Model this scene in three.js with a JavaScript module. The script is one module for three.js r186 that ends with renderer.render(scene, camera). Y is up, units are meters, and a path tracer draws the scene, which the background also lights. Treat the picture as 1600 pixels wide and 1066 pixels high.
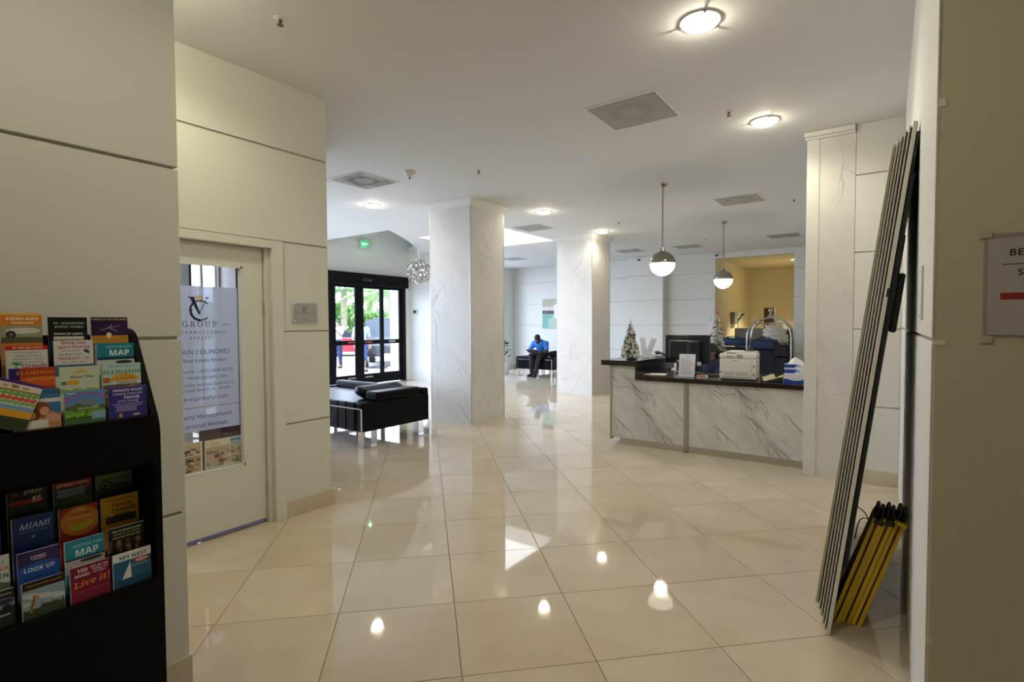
import * as THREE from 'three';
import { RoundedBoxGeometry } from 'three/addons/geometries/RoundedBoxGeometry.js';
import { mergeGeometries } from 'three/addons/utils/BufferGeometryUtils.js';
import { RectAreaLightUniformsLib } from 'three/addons/lights/RectAreaLightUniformsLib.js';
import { MarchingCubes } from 'three/addons/objects/MarchingCubes.js';

// ---------- camera, sky, sun, exposure ----------
RectAreaLightUniformsLib.init();
const scene = new THREE.Scene();
const camera = new THREE.PerspectiveCamera(66.12, 1600 / 1066, 0.05, 300);
camera.position.set(0, 1.5334, 0);
camera.setRotationFromMatrix(new THREE.Matrix4().makeBasis(
  new THREE.Vector3(0.813171, -0.004038, -0.58201), new THREE.Vector3(-0.015818, 0.999453, -0.029035), new THREE.Vector3(0.581809, 0.032817, 0.812663)));
const renderer = new THREE.WebGLRenderer({ antialias: true });
renderer.toneMapping = THREE.LinearToneMapping;
renderer.toneMappingExposure = 1.26;
renderer.shadowMap.enabled = true;
const EXT = 8.5;          // sky strength
const LAMP_C = new THREE.Color().setRGB(1.0, 0.90, 0.69);
const LAMP_I = 2.3;       // candela of one ceiling lamp
{
  const w = 64, h = 32, d = new Float32Array(w * h * 4);
  for (let y = 0; y < h; y++) for (let x = 0; x < w; x++) {
    const e = ((y + .5) / h - .5) * Math.PI, k = (y * w + x) * 4, t = Math.max(0, Math.sin(e));
    const s = e < 0 ? 0.45 : 1;
    d[k] = s * (0.86 - 0.40 * t); d[k + 1] = s * (0.96 - 0.28 * t); d[k + 2] = s * (1.16 - 0.06 * t); d[k + 3] = 1;
  }
  const sky = new THREE.DataTexture(d, w, h, THREE.RGBAFormat, THREE.FloatType);
  sky.mapping = THREE.EquirectangularReflectionMapping; sky.magFilter = THREE.LinearFilter; sky.needsUpdate = true;
  scene.background = sky; scene.backgroundIntensity = EXT;
}
const sun = new THREE.DirectionalLight(new THREE.Color().setRGB(1, .95, .86), 3.5);
sun.position.set(-6, 30, -20); sun.target.position.set(-18, 0, -13); sun.castShadow = true;
sun.position.set(-18 + 11, 30, -13 - 9);
Object.assign(sun.shadow.camera, { left: -25, right: 25, top: 25, bottom: -25, near: 1, far: 80 }); sun.shadow.mapSize.set(2048, 2048);
scene.add(sun, sun.target);

// ---------- helpers ----------
let seed = 12345;
const rnd = () => { seed = (seed * 1664525 + 1013904223) >>> 0; return seed / 4294967296; };
const rr = (a, b) => a + (b - a) * rnd();
const used = {};
const numbered = (n) => { const k = used[n] = (used[n] ?? -1) + 1; return k ? `${n}_${String(k).padStart(3, '0')}` : n; };
const rgb = (r, g, b) => new THREE.Color().setRGB(r, g, b);
function std(color, roughness = .6, metalness = 0, extra = {}) { return new THREE.MeshStandardMaterial({ color, roughness, metalness, ...extra }); }
function phys(color, roughness, extra = {}) { return new THREE.MeshPhysicalMaterial({ color, roughness, ...extra }); }
function metreUV(g, s = 1) {          // uv in metres by the face's main direction
  const p = g.attributes.position, n = g.attributes.normal, uv = new Float32Array(p.count * 2);
  for (let i = 0; i < p.count; i++) {
    const ax = Math.abs(n.getX(i)), ay = Math.abs(n.getY(i)), az = Math.abs(n.getZ(i));
    if (ax >= ay && ax >= az) { uv[2 * i] = p.getZ(i) * s; uv[2 * i + 1] = p.getY(i) * s; }
    else if (ay >= az) { uv[2 * i] = p.getX(i) * s; uv[2 * i + 1] = p.getZ(i) * s; }
    else { uv[2 * i] = p.getX(i) * s; uv[2 * i + 1] = p.getY(i) * s; }
  }
  g.setAttribute('uv', new THREE.BufferAttribute(uv, 2)); return g;
}
// box from corner to corner
function bb(x0, y0, z0, x1, y1, z1, r = 0) {
  const w = Math.abs(x1 - x0), h = Math.abs(y1 - y0), d = Math.abs(z1 - z0);
  const g = r > 0 ? new RoundedBoxGeometry(w, h, d, 1, Math.min(r, w / 2.01, h / 2.01, d / 2.01)) : new THREE.BoxGeometry(w, h, d);
  g.translate((x0 + x1) / 2, (y0 + y1) / 2, (z0 + z1) / 2); return metreUV(g);
}
function rb(w, h, d, r, seg = 3) { return new RoundedBoxGeometry(w, h, d, seg, Math.min(r, w / 2.01, h / 2.01, d / 2.01)); }
const cyl = (r0, r1, h, s = 20, open = false) => new THREE.CylinderGeometry(r0, r1, h, s, 1, open);
function tube(pts, r, seg = 24, rs = 8, closed = false) { return new THREE.TubeGeometry(new THREE.CatmullRomCurve3(pts.map(p => new THREE.Vector3(...p)), closed), seg, r, rs, closed); }
function bar(a, b, r, s = 8) {
  const A = new THREE.Vector3(...a), B = new THREE.Vector3(...b), g = new THREE.CylinderGeometry(r, r, A.distanceTo(B), s);
  g.applyQuaternion(new THREE.Quaternion().setFromUnitVectors(new THREE.Vector3(0, 1, 0), B.clone().sub(A).normalize()));
  g.translate((a[0] + b[0]) / 2, (a[1] + b[1]) / 2, (a[2] + b[2]) / 2); return g;
}
function clean(g) { g = g.index ? g.toNonIndexed() : g; for (const k of Object.keys(g.attributes)) if (!['position', 'normal', 'uv'].includes(k)) g.deleteAttribute(k); if (!g.attributes.normal) g.computeVertexNormals(); if (!g.attributes.uv) metreUV(g); return g; }
const merge = (a) => Array.isArray(a) ? (a.length === 1 ? a[0] : mergeGeometries(a.map(clean))) : a;
function part(name, geo, mat, parent, pos, label) {
  const m = new THREE.Mesh(merge(geo), mat); m.name = name; parent.add(m); if (pos) m.position.set(...pos); if (label) m.userData.label = label; return m;
}
function tag(o, label, category, group) { o.userData = { label, category }; if (group) o.userData.group = group; return o; }
function thing(name, label, category, pos = [0, 0, 0], ry = 0, group) {
  const o = new THREE.Group(); o.name = numbered(name); scene.add(o); o.position.set(...pos); o.rotation.y = ry; return tag(o, label, category, group);
}
function solo(name, geo, mat, label, category, pos, group) { const m = new THREE.Mesh(merge(geo), mat); m.name = numbered(name); scene.add(m); if (pos) m.position.set(...pos); return tag(m, label, category, group); }
function copyOf(root, pos, ry, label, group) { const c = root.clone(); c.name = numbered(root.name.replace(/_\d{3}$/, '')); scene.add(c); c.position.set(...pos); if (ry !== undefined && ry !== null) c.rotation.y = ry; c.userData = { ...root.userData, label: label ?? root.userData.label }; if (group) c.userData.group = group; return c; }
function struct(name, geo, mat, parent = scene) { const m = new THREE.Mesh(merge(geo), mat); m.name = name; m.userData.kind = 'structure'; parent.add(m); return m; }

// ---------- noise and textures ----------
const hash = (x, y, s) => { let h = (x * 374761393 + y * 668265263 + s * 1442695041) | 0; h = Math.imul(h ^ (h >>> 13), 1274126177); return ((h ^ (h >>> 16)) >>> 0) / 4294967296; };
function vnoise(x, y, per, s) { const xi = Math.floor(x), yi = Math.floor(y), fx = x - xi, fy = y - yi, u = fx * fx * (3 - 2 * fx), v = fy * fy * (3 - 2 * fy), m = (a) => ((a % per) + per) % per; const a = hash(m(xi), m(yi), s), b = hash(m(xi + 1), m(yi), s), c = hash(m(xi), m(yi + 1), s), d = hash(m(xi + 1), m(yi + 1), s); return a + (b - a) * u + (c - a) * v + (a - b - c + d) * u * v; }
function fbm(x, y, per, oct, s) { let t = 0, a = .5, n = 0; for (let o = 0; o < oct; o++) { t += a * vnoise(x, y, per, s + o * 17); n += a; a *= .5; x *= 2; y *= 2; per *= 2; } return t / n; }
const toS = (c) => Math.round(255 * (c <= .0031308 ? 12.92 * c : 1.055 * Math.pow(Math.min(1, c), 1 / 2.4) - .055));
function tex(w, h, f, repeat = [1, 1], color = true) {
  const d = new Uint8Array(w * h * 4);
  for (let y = 0; y < h; y++) for (let x = 0; x < w; x++) { const c = f(x / w, y / h), k = (y * w + x) * 4; if (color) { d[k] = toS(c[0]); d[k + 1] = toS(c[1]); d[k + 2] = toS(c[2]); } else d[k] = d[k + 1] = d[k + 2] = Math.max(0, Math.min(255, c * 255)); d[k + 3] = 255; }
  const t = new THREE.DataTexture(d, w, h); t.wrapS = t.wrapT = THREE.RepeatWrapping; t.magFilter = THREE.LinearFilter; t.minFilter = THREE.LinearMipmapLinearFilter; t.generateMipmaps = true; if (color) t.colorSpace = THREE.SRGBColorSpace; t.repeat.set(...repeat); t.needsUpdate = true; return t;
}
function canvasTex(w, h, draw) { const c = document.createElement('canvas'); c.width = w; c.height = h; const g = c.getContext('2d'); draw(g, w, h); const t = new THREE.CanvasTexture(c); t.colorSpace = THREE.SRGBColorSpace; t.anisotropy = 8; return t; }
const mixc = (a, b, t) => [a[0] + (b[0] - a[0]) * t, a[1] + (b[1] - a[1]) * t, a[2] + (b[2] - a[2]) * t];
// marble: veins drawn as wandering strokes over a faintly clouded white
function veinTex(w, h, sd, base, clouds, veins, repeat) {
  let q = sd; const R = () => { q = (q * 1664525 + 1013904223) >>> 0; return q / 4294967296; };
  const t = canvasTex(w, h, (g) => {
    g.fillStyle = base; g.fillRect(0, 0, w, h);
    for (let k = 0; k < 260; k++) { g.fillStyle = `rgba(${clouds},${.012 + .02 * R()})`; const x = R() * w, y = R() * h, a = w * (.05 + .2 * R()), b = a * (.2 + .3 * R()), r = .7 + R() * .5; for (const dx of [-w, 0, w]) { g.beginPath(); g.ellipse(x + dx, y, a, b, r, 0, 7); g.fill(); } }
    g.lineCap = 'round';
    const walk = (x, y, dir, len, wid, al, wob, depth, tone) => {
      let d = dir, W = wid; const n = Math.round(len / 6);
      for (let k = 0; k < n; k++) {
        const nx = x + 6 * Math.cos(d), ny = y + 6 * Math.sin(d), f = Math.sin(Math.PI * (k + .5) / n), A = al * f * (.55 + .6 * R());
        for (const dx of [-w, 0, w]) { g.strokeStyle = `rgba(${tone},${A * .25})`; g.lineWidth = W * 5; g.beginPath(); g.moveTo(x + dx, y); g.lineTo(nx + dx, ny); g.stroke(); g.strokeStyle = `rgba(${tone},${A})`; g.lineWidth = W * (.5 + .8 * f); g.beginPath(); g.moveTo(x + dx, y); g.lineTo(nx + dx, ny); g.stroke(); }
        x = nx; y = ny; d += (R() - .5) * wob; d += (dir - d) * .12; W = Math.max(.5, W + (R() - .5) * .5);
        if (depth > 0 && R() < .05) walk(x, y, d + (R() < .5 ? -1 : 1) * (.3 + .5 * R()), len * .35, W * .7, al * .7, wob, depth - 1, tone);
      }
    };
    veins(walk, R);
  });
  t.wrapS = t.wrapT = THREE.RepeatWrapping; t.repeat.set(...repeat); return t;
}
const marbleTex = (sd) => veinTex(512, 1400, sd, '#dedcd7', '150,152,160', (walk, R) => {
  for (let k = 0; k < 7; k++) { const dir = (R() < .7 ? 1.9 : 1.0) + .5 * (R() - .5), x = R() * 512, y = R() * 1300, L = 200 + 380 * R(); walk(x, y, dir, L, .9 + 1.0 * R(), .24, .5, 2, '104,106,116'); if (R() < .6) walk(x + 12, y + 18, dir + .06, L * .8, .7, .16, .5, 1, '112,114,122'); }
  for (let k = 0; k < 8; k++) walk(R() * 512, R() * 1400, 2.1 + .8 * (R() - .5), 120 + 160 * R(), .8, .12, .6, 1, '120,122,130');
}, [1 / 1.0, 1 / 3.4]);
const streakTex = veinTex(1024, 1024, 4711, '#dcdbd1', '120,122,124', (walk, R) => {
  for (let k = 0; k < 190; k++) walk(R() * 1024, R() * 1200 - 160, .74 + .22 * (R() - .5), 90 + 330 * R(), .6 + .9 * R(), .13, .22, 0, '96,98,102');
  for (let k = 0; k < 12; k++) { const x = R() * 1024, y = R() * 1000 - 120, d = .80 + .2 * (R() - .5), L = 260 + 420 * R(), n = 3 + Math.floor(R() * 3); for (let m = 0; m < n; m++) walk(x + 40 * (R() - .5), y + 24 * (R() - .5), d + .06 * (R() - .5), L * (.45 + .55 * R()), .9 + 1.3 * R(), .36, .3, 1, '60,61,66'); }
}, [.8, .8]);
const tileTex = tex(1024, 1024, (u, v) => {
  const a = fbm(u * 3, v * 3, 3, 5, 5), b = fbm(u * 10, v * 10, 10, 4, 8), q = fbm(u * 4 + 2 * a, v * 4 + 2 * b, 4, 3, 22), r = Math.abs(q - .5);
  const c = mixc([.585, .49, .365], [.685, .595, .465], .25 + .6 * (a + 1.3 * (a - .5)) + .6 * (b - .5));
  return mixc(c, [.72, .63, .49], Math.max(0, 1 - r / .014) * .25 * Math.max(0, (b - .4) * 3));
});
const plasterBump = tex(512, 512, (u, v) => .5 + .35 * (fbm(u * 6, v * 6, 6, 3, 2) - .5) + .12 * (fbm(u * 60, v * 60, 60, 2, 3) - .5), [.5, .5], false);
const leatherBump = tex(512, 512, (u, v) => fbm(u * 60, v * 60, 60, 3, 7), [3, 3], false);
const woodTex = tex(256, 512, (u, v) => { const n = fbm(u * 24, v * 2, 2048, 4, 9), g = fbm(u * 3, v * 1, 2048, 3, 19); return mixc([.05, .018, .008], [.16, .062, .03], .25 + .9 * (n * .6 + g * .4 - .2)); }, [1.2, 1]);

// ---------- materials ----------
const M = {
  wall: std(rgb(.70, .705, .615), .55, 0, { bumpMap: plasterBump, bumpScale: .0012 }),
  wallWhite: std(rgb(.74, .735, .70), .6, 0, { bumpMap: plasterBump, bumpScale: .0008 }),
  core: std(rgb(.56, .54, .46), .8),
  beige: std(rgb(.56, .53, .385), .75, 0, { bumpMap: plasterBump, bumpScale: .0015 }),
  ceiling: std(rgb(.75, .75, .75), .8, 0, { bumpMap: plasterBump, bumpScale: .003 }),
  alcove: std(rgb(.72, .66, .48), .7),
  baseboard: phys(rgb(.95, .95, .95), .3, { map: tileTex }),
  grout: std(rgb(.30, .245, .175), .9),
  tiles: [rgb(1, 1, 1), rgb(.96, .955, .95), rgb(1.0, .985, .965)].map(c => phys(c, .035, { map: tileTex, ior: 1.5 })),
  marble: [marbleTex(11), marbleTex(37), marbleTex(83)].map(t => phys(0xffffff, .34, { map: t, ior: 1.45 })),
  streak: phys(0xffffff, .32, { map: streakTex }),
  chrome: std(rgb(.80, .79, .76), .12, 1), nickel: std(rgb(.36, .335, .30), .14, 1), cartMetal: std(rgb(.52, .50, .46), .16, 1),
  brushed: std(rgb(.58, .55, .50), .35, 1),
  steelBeige: std(rgb(.42, .38, .31), .4, .7),
  whiteTrim: std(rgb(.72, .71, .66), .45),
  black: std(rgb(.006, .006, .007), .5),
  blackGloss: phys(rgb(.008, .007, .008), .12, { clearcoat: .5 }),
  desk: phys(rgb(.018, .012, .009), .16, {}),
  leather: phys(rgb(.003, .0035, .005), .32, { specularIntensity: .22, bumpMap: leatherBump, bumpScale: .0004 }),
  frame: phys(rgb(.003, .0035, .005), .4, { specularIntensity: .22 }),
  glass: phys(0xffffff, .01, { transmission: 1, thickness: 0, ior: 1.5 }),
  acrylic: phys(rgb(.96, .96, .99), .06, { transmission: 1, thickness: 0, ior: 1.45 }),
  plasticW: std(rgb(.70, .70, .66), .42),
  plasticD: std(rgb(.035, .036, .04), .4),
  monitor: phys(rgb(.012, .016, .024), .28, {}),
  wood: std(0xffffff, .35, 0, { map: woodTex }),
  paper: std(rgb(.82, .81, .80), .7),
  yellow: std(rgb(.70, .46, .012), .38),
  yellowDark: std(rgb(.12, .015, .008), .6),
  skin: std(rgb(.055, .028, .018), .5), skinLight: std(rgb(.33, .17, .11), .5),
  hair: std(rgb(.006, .005, .005), .6),
  blueShirt: std(rgb(.03, .19, .62), .8), darkCloth: std(rgb(.012, .012, .016), .85), navyCloth: std(rgb(.012, .018, .06), .85),
  whiteCloth: std(rgb(.72, .72, .76), .85), greyBlue: std(rgb(.36, .42, .55), .85), jeans: std(rgb(.05, .08, .2), .85),
  shoe: std(rgb(.008, .008, .008), .4),
};
// ================= THE SETTING =================
const HC = 3.41;
// ---- floor: slab with every tile in view set into it ----
const floor = struct('floor', [bb(-11.05, -.22, -19.3, 3.2, -.004, -3.37), bb(-6.75, -.22, -3.37, 3.2, -.004, 3.2)], M.grout);
{
  const T = .6066, variants = [];
  for (let k = 0; k < 6; k++) {
    const h = T / 2, c = .0008, y0 = -.0035, g = new THREE.BufferGeometry(), ou = rnd(), ov = rnd(), rot = k % 4;
    const P = [], U = [], V = (x, y, z) => { P.push(x, y, z); let a = x, b = z; for (let q = 0; q < rot; q++) [a, b] = [-b, a]; U.push(ou + a * .8, ov + b * .8); };
    const q = (a, b, d, e) => { V(...a); V(...b); V(...d); V(...a); V(...d); V(...e); };
    q([-h + c, 0, h - c], [h - c, 0, h - c], [h - c, 0, -h + c], [-h + c, 0, -h + c]);
    for (let s = 0; s < 4; s++) { const R = (x, y, z) => { let a = x, b = z; for (let n = 0; n < s; n++) [a, b] = [-b, a]; return [a, y, b]; }; q(R(-h, y0, h), R(h, y0, h), R(h - c, 0, h - c), R(-h + c, 0, h - c)); }
    g.setAttribute('position', new THREE.Float32BufferAttribute(P, 3)); g.setAttribute('uv', new THREE.Float32BufferAttribute(U, 2)); g.computeVertexNormals(); variants.push(g);
  }
  const O = [-1.91204, -2.11604], S = .43133, all = [];
  for (let i = -26; i < 30; i++) for (let j = -26; j < 30; j++) {
    const x = O[0] + S * (j + .5) - S * (i + .5), z = O[1] - S * (j + .5) - S * (i + .5);
    if (x < -10.75 || x > 2.9 || z < -14.8 || z > 2.9) continue;
    if (x < -2.85 && z > -.6) continue; if (x < -4.3 && z > -2.3) continue; if (x < -5.5 && z > -3.1) continue; if (x > .5 && z < -2.4) continue;
    const d = new THREE.Vector3(x, -1.533, z), f = -(d.dot(new THREE.Vector3(.5818, .0328, .8127))), r = d.dot(new THREE.Vector3(.8132, -.004, -.582));
    const seen = f > .8 && Math.abs(r) < f * .977 + .45 && f * .68 > 1.533 - .5 && !(x < -6.3 && z > -4.6);
    all.push({ x, z, key: seen ? d.length() : 1e3 + d.length() });
  }
  all.sort((a, b) => a.key - b.key);
  const mats = M.tiles, rest = [];
  all.forEach((t, n) => {
    const v = Math.floor(rnd() * 6), m = Math.floor(rnd() * 3);
    if (n < 300) { const k = part('tile', variants[v], mats[m], floor, [t.x, -.0005 + .0006 * rnd(), t.z]); k.rotation.y = Math.PI / 4; }
    else rest.push(t);
  });
  const im = new THREE.InstancedMesh(variants[0], mats[0], rest.length); im.name = 'tile_field'; im.userData.kind = 'stuff';
  const mt = new THREE.Matrix4().makeRotationY(Math.PI / 4);
  rest.forEach((t, n) => im.setMatrixAt(n, mt.clone().setPosition(t.x, 0, t.z))); floor.add(im);
}
// ---- ceiling slab with the openings of the lit recess and of the raised entry ceiling ----
{
  const s = new THREE.Shape(); s.moveTo(-10.95, 3.2); s.lineTo(3.2, 3.2); s.lineTo(3.2, -14.98); s.lineTo(-10.95, -14.98); s.closePath();
  const hole = new THREE.Path(); hole.moveTo(-10.69, -7.13); hole.lineTo(-8.12, -7.13); hole.bezierCurveTo(-8.5, -7.8, -8.9, -8.5, -9.5, -9.2); hole.bezierCurveTo(-9.9, -9.7, -10.2, -9.9, -10.69, -10.04); hole.closePath();
  const sky = new THREE.Path(); sky.moveTo(-8.3, -8.1); sky.lineTo(-6.15, -8.1); sky.lineTo(-6.15, -10.25); sky.lineTo(-8.3, -10.25); sky.closePath();
  s.holes.push(hole, sky);
  const g = new THREE.ExtrudeGeometry(s, { depth: .2, bevelEnabled: false, curveSegments: 14 }); g.rotateX(Math.PI / 2);
  // the shape's y is the scene's z after the turn
  g.translate(0, HC + .2, 0); metreUV(g);
  struct('ceiling', g, M.ceiling);
  struct('trim_1', bb(-11, 4.25, -10.4, -7.9, 4.4, -6.9), M.ceiling).name = 'ceiling_raised';
  struct('trim_2', [bb(-11, 3.61, -7.13, -7.9, 4.25, -7.0), bb(-8.0, 3.61, -10.2, -7.9, 4.25, -7.13), bb(-11, 3.61, -10.4, -8, 4.25, -10.2)], M.wallWhite).name = 'wall_raised_entry';
}
// ---- wall builder: core, and panels with recessed joints as its parts ----
const BANDS = [[0, .739], [.751, 1.474], [1.486, 2.174], [2.186, 2.884], [2.896, HC]];
function panels(wall, axis, plane, sgn, a, b, bands, mat, proud = .014) {
  for (const [y0, y1] of bands) { const g = axis === 'x' ? bb(plane - sgn * proud, y0, a, plane, y1, b, .004) : bb(a, y0, plane - sgn * proud, b, y1, plane, .004); part('panel', g, mat, wall); }
}
// near wall on the left, behind the brochure rack
{
  const w = struct('wall_near_left', [bb(-2.9, 0, -.966, -2.414, HC, 3.05), bb(-3.9, 0, -.966, -2.9, HC, -.8)], M.core);
  panels(w, 'x', -2.4, 1, -.98, 3.05, BANDS, M.wall);
  for (const [y0, y1] of BANDS) part('panel', bb(-3.84, y0, -.98, -2.402, y1, -.966, .003), M.wall, w);
  struct('baseboard_near_left', bb(-2.4, 0, -.985, -2.386, .13, 3.05, .003), M.baseboard);
}
// wall with the office door
const wallDoor = struct('wall_office_door', [bb(-3.99, 0, -2.71, -3.864, HC, -2.30), bb(-3.99, 2.17, -2.30, -3.864, HC, -.8), bb(-3.99, 0, -1.2, -3.864, 2.17, -.8)], M.core);
panels(wallDoor, 'x', -3.85, 1, -2.71, -2.297, BANDS.slice(0, 3), M.wall);
panels(wallDoor, 'x', -3.85, 1, -2.71, -.97, BANDS.slice(3), M.wall);
{
  const w = struct('wall_office_side', [bb(-5.0, 0, -2.70, -3.99, HC, -2.6), bb(-5.1, 0, -3.48, -5.0, HC, -2.6), bb(-7.0, 0, -3.48, -5.1, HC, -3.38), bb(-10.7, 3.2, -3.48, -7.0, HC, -3.38), bb(-10.7, 0, -3.48, -10.4, 3.2, -3.38)], M.wallWhite);
  part('panel', bb(-5.0, 0, -2.712, -3.852, HC, -2.70, .003), M.wallWhite, w);
  struct('baseboard_office_door', bb(-3.85, 0, -2.735, -3.834, .13, -2.297, .003), M.baseboard);
}
// door frame and leaf
{
  const fr = struct('door_1', [bb(-3.99, 0, -2.295, -3.83, 2.178, -2.205, .004), bb(-3.99, 2.118, -2.205, -3.83, 2.178, -1.0, .004), bb(-3.99, 0, -2.205, -3.872, 2.118, -2.172, .003)], M.wall);
  const z0 = -2.165, z1 = -1.2, y0 = .022, y1 = 2.112, x = -3.905;
  const s = new THREE.Shape(); s.moveTo(-z0, y0); s.lineTo(-z1, y0); s.lineTo(-z1, y1); s.lineTo(-z0, y1); s.closePath();
  const h = new THREE.Path(); h.moveTo(2.0, .495); h.lineTo(1.36, .495); h.lineTo(1.36, 1.955); h.lineTo(2.0, 1.955); h.closePath(); s.holes.push(h);
  const g = new THREE.ExtrudeGeometry(s, { depth: .042, bevelEnabled: true, bevelSize: .002, bevelThickness: .002, bevelSegments: 1 }); g.rotateY(Math.PI / 2); g.translate(x - .042, 0, 0);
  const leaf = part('door_leaf', metreUV(g), M.wall, fr);
  const bead = [bb(x - .004, .485, -2.012, x + .006, .499, -1.35), bb(x - .004, 1.951, -2.012, x + .006, 1.965, -1.35), bb(x - .004, .485, -2.012, x + .006, 1.965, -1.998)];
  part('glazing_bead', bead, M.whiteTrim, leaf);
  part('blue_strip', bb(x - .03, .012, z0 + .005, x + .004, .034, z1), std(rgb(.20, .21, .42), .6), leaf);  // bluish strip along the bottom edge of the door leaf
  part('glass_pane', bb(x - .026, .49, -2.004, x - .02, 1.96, -1.355), M.glass, leaf);
  part('hinge', [bar([x + .008, 1.6, -2.168], [x + .008, 1.71, -2.168], .008, 10), bb(x - .01, 1.6, -2.178, x + .004, 1.71, -2.165)], M.brushed, fr);
  part('hinge', [bar([x + .008, .2, -2.168], [x + .008, .31, -2.168], .008, 10), bb(x - .01, .2, -2.178, x + .004, .31, -2.165)], M.brushed, fr);
}
// right wall: grazing wall, corner, and the beige face with the sign
{
  const w = struct('wall_right', [bb(.119, 0, -6.2, .5, HC, -1.962)], M.core);
  for (const [y0, y1] of [[0, 1.474], [1.486, HC]]) part('panel', bb(.105, y0, -6.0, .119, y1, -1.95, .004), M.wallWhite, w);
  struct('wall_beige', bb(.107, 0, -1.962, 3.05, HC, -1.95), M.beige);
  struct('wall_behind_camera', [bb(-2.9, 0, 3.05, 3.2, HC, 3.2), bb(3.05, 0, -2.1, 3.2, HC, 3.05), bb(.5, 0, -2.1, 3.05, HC, -1.962)], M.wall);
}
// pier beside the counter: panelled return with baseboard
{
  const w = struct('wall_pier', [bb(-.265, 0, -6.5, .119, HC, -6.014)], M.core);
  for (const [y0, y1] of [[0, .727], [.739, 1.462], [1.474, 2.194], [2.206, 2.926], [2.938, HC]]) part('panel', bb(-.265, y0, -6.014, .105, y1, -6.0, .003), M.wallWhite, w);
  struct('baseboard_pier', bb(-.27, 0, -6.0, .105, .13, -5.984, .003), M.baseboard);
  struct('wall_counter_side', bb(-.12, 0, -14.66, .119, HC, -6.5), M.wallWhite);
}
// back wall with the luggage alcove
{
  const B = [[0, .739], [.751, 1.474], [1.486, 2.174], [2.186, 2.884], [2.896, HC]];
  const w = struct('wall_back', [bb(-5.1, 0, -14.85, -3.79, HC, -14.664), bb(-1.88, 0, -14.85, .1, HC, -14.664), bb(-3.79, 3.255, -14.85, -1.88, HC, -14.664)], M.core);
  panels(w, 'z', -14.65, 1, -5.1, -3.775, B, M.wallWhite); panels(w, 'z', -14.65, 1, -1.895, -.12, B, M.wallWhite);
  part('panel', bb(-3.775, 3.255, -14.664, -1.895, HC, -14.65, .003), M.wallWhite, w);
  const l = struct('wall_back_step', bb(-6.17, 0, -14.85, -5.1, HC, -14.364), M.core);
  panels(l, 'z', -14.35, 1, -6.17, -5.1, B, M.wallWhite); part('return_face', bb(-5.1, 0, -14.65, -5.095, HC, -14.352), M.wallWhite, l);
  const f = struct('wall_back_left', bb(-10.6, 0, -14.95, -6.17, HC, -14.75), M.core);
  panels(f, 'z', -14.736, 1, -10.45, -6.17, B, M.wallWhite);
  struct('baseboard_back_left', bb(-10.45, 0, -14.736, -6.17, .13, -14.715), M.baseboard);
  // alcove: side walls, back wall, ceiling
  struct('wall_alcove', [bb(-3.95, 0, -19.1, -3.775, 3.4, -14.665), bb(-1.895, 0, -19.1, -1.7, 3.4, -14.665), bb(-3.95, 0, -19.3, -1.7, 3.4, -18.9)], M.alcove);
  struct('ceiling_alcove', bb(-3.95, 3.3, -19.3, -1.7, 3.5, -14.66), M.alcove);
}
// left outer wall: storefront, entry wall, side wall and the far window wall
{
  const w = struct('wall_entry', [bb(-10.95, 2.8, -9.93, -10.7, 4.3, -6.75), bb(-10.95, 3.25, -6.75, -10.7, 4.3, -3.6), bb(-10.95, 0, -3.6, -10.7, 4.3, -3.38), bb(-10.95, 0, -10.4, -10.7, 4.3, -9.93), bb(-10.95, 0, -6.95, -10.7, 2.8, -6.75)], M.wallWhite);
  struct('wall_entry_side', [bb(-10.7, 0, -10.25, -9.3, HC, -10.1)], M.wallWhite);
  struct('wall_far_left', [bb(-10.7, 0, -10.7, -10.45, HC, -10.25), bb(-10.7, 0, -14.95, -10.45, HC, -14.1), bb(-10.7, 3.25, -14.1, -10.45, HC, -10.7), bb(-10.7, 0, -14.1, -10.45, .1, -10.7)], M.wallWhite);
  const win = (name, x, z0, z1, y0, y1, n) => {
    const f = [], W = (z1 - z0) / n;
    for (let k = 0; k <= n; k++) f.push(bb(x - .05, y0, z0 + k * W - .03, x + .05, y1, z0 + k * W + .03, .004));
    f.push(bb(x - .05, y0, z0, x + .05, y0 + .06, z1), bb(x - .05, y1 - .06, z0, x + .05, y1, z1));
    const o = struct(name, f, M.frame); for (let k = 0; k < n; k++) part('glass_pane', bb(x - .004, y0 + .05, z0 + k * W + .02, x + .004, y1 - .05, z0 + (k + 1) * W - .02), M.glass, o);
  };
  win('window_1', -10.8, -6.75, -3.6, .02, 3.25, 3); win('window_2', -10.58, -14.1, -10.7, .1, 3.25, 3);
  { const f = []; for (let k = 0; k <= 3; k++) f.push(bb(-10.4 + k * 3.34 / 3, .0, -3.46, -10.34 + k * 3.34 / 3, 3.2, -3.4, .004)); f.push(bb(-10.4, 0, -3.46, -7.0, .06, -3.4), bb(-10.4, 3.14, -3.46, -7.0, 3.2, -3.4)); const o = struct('window_4', f, M.frame); for (let k = 0; k < 3; k++) part('glass_pane', bb(-10.35 + k * 3.34 / 3, .05, -3.434, -9.27 + k * 3.34 / 3, 3.15, -3.426), M.glass, o); }
}
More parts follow.
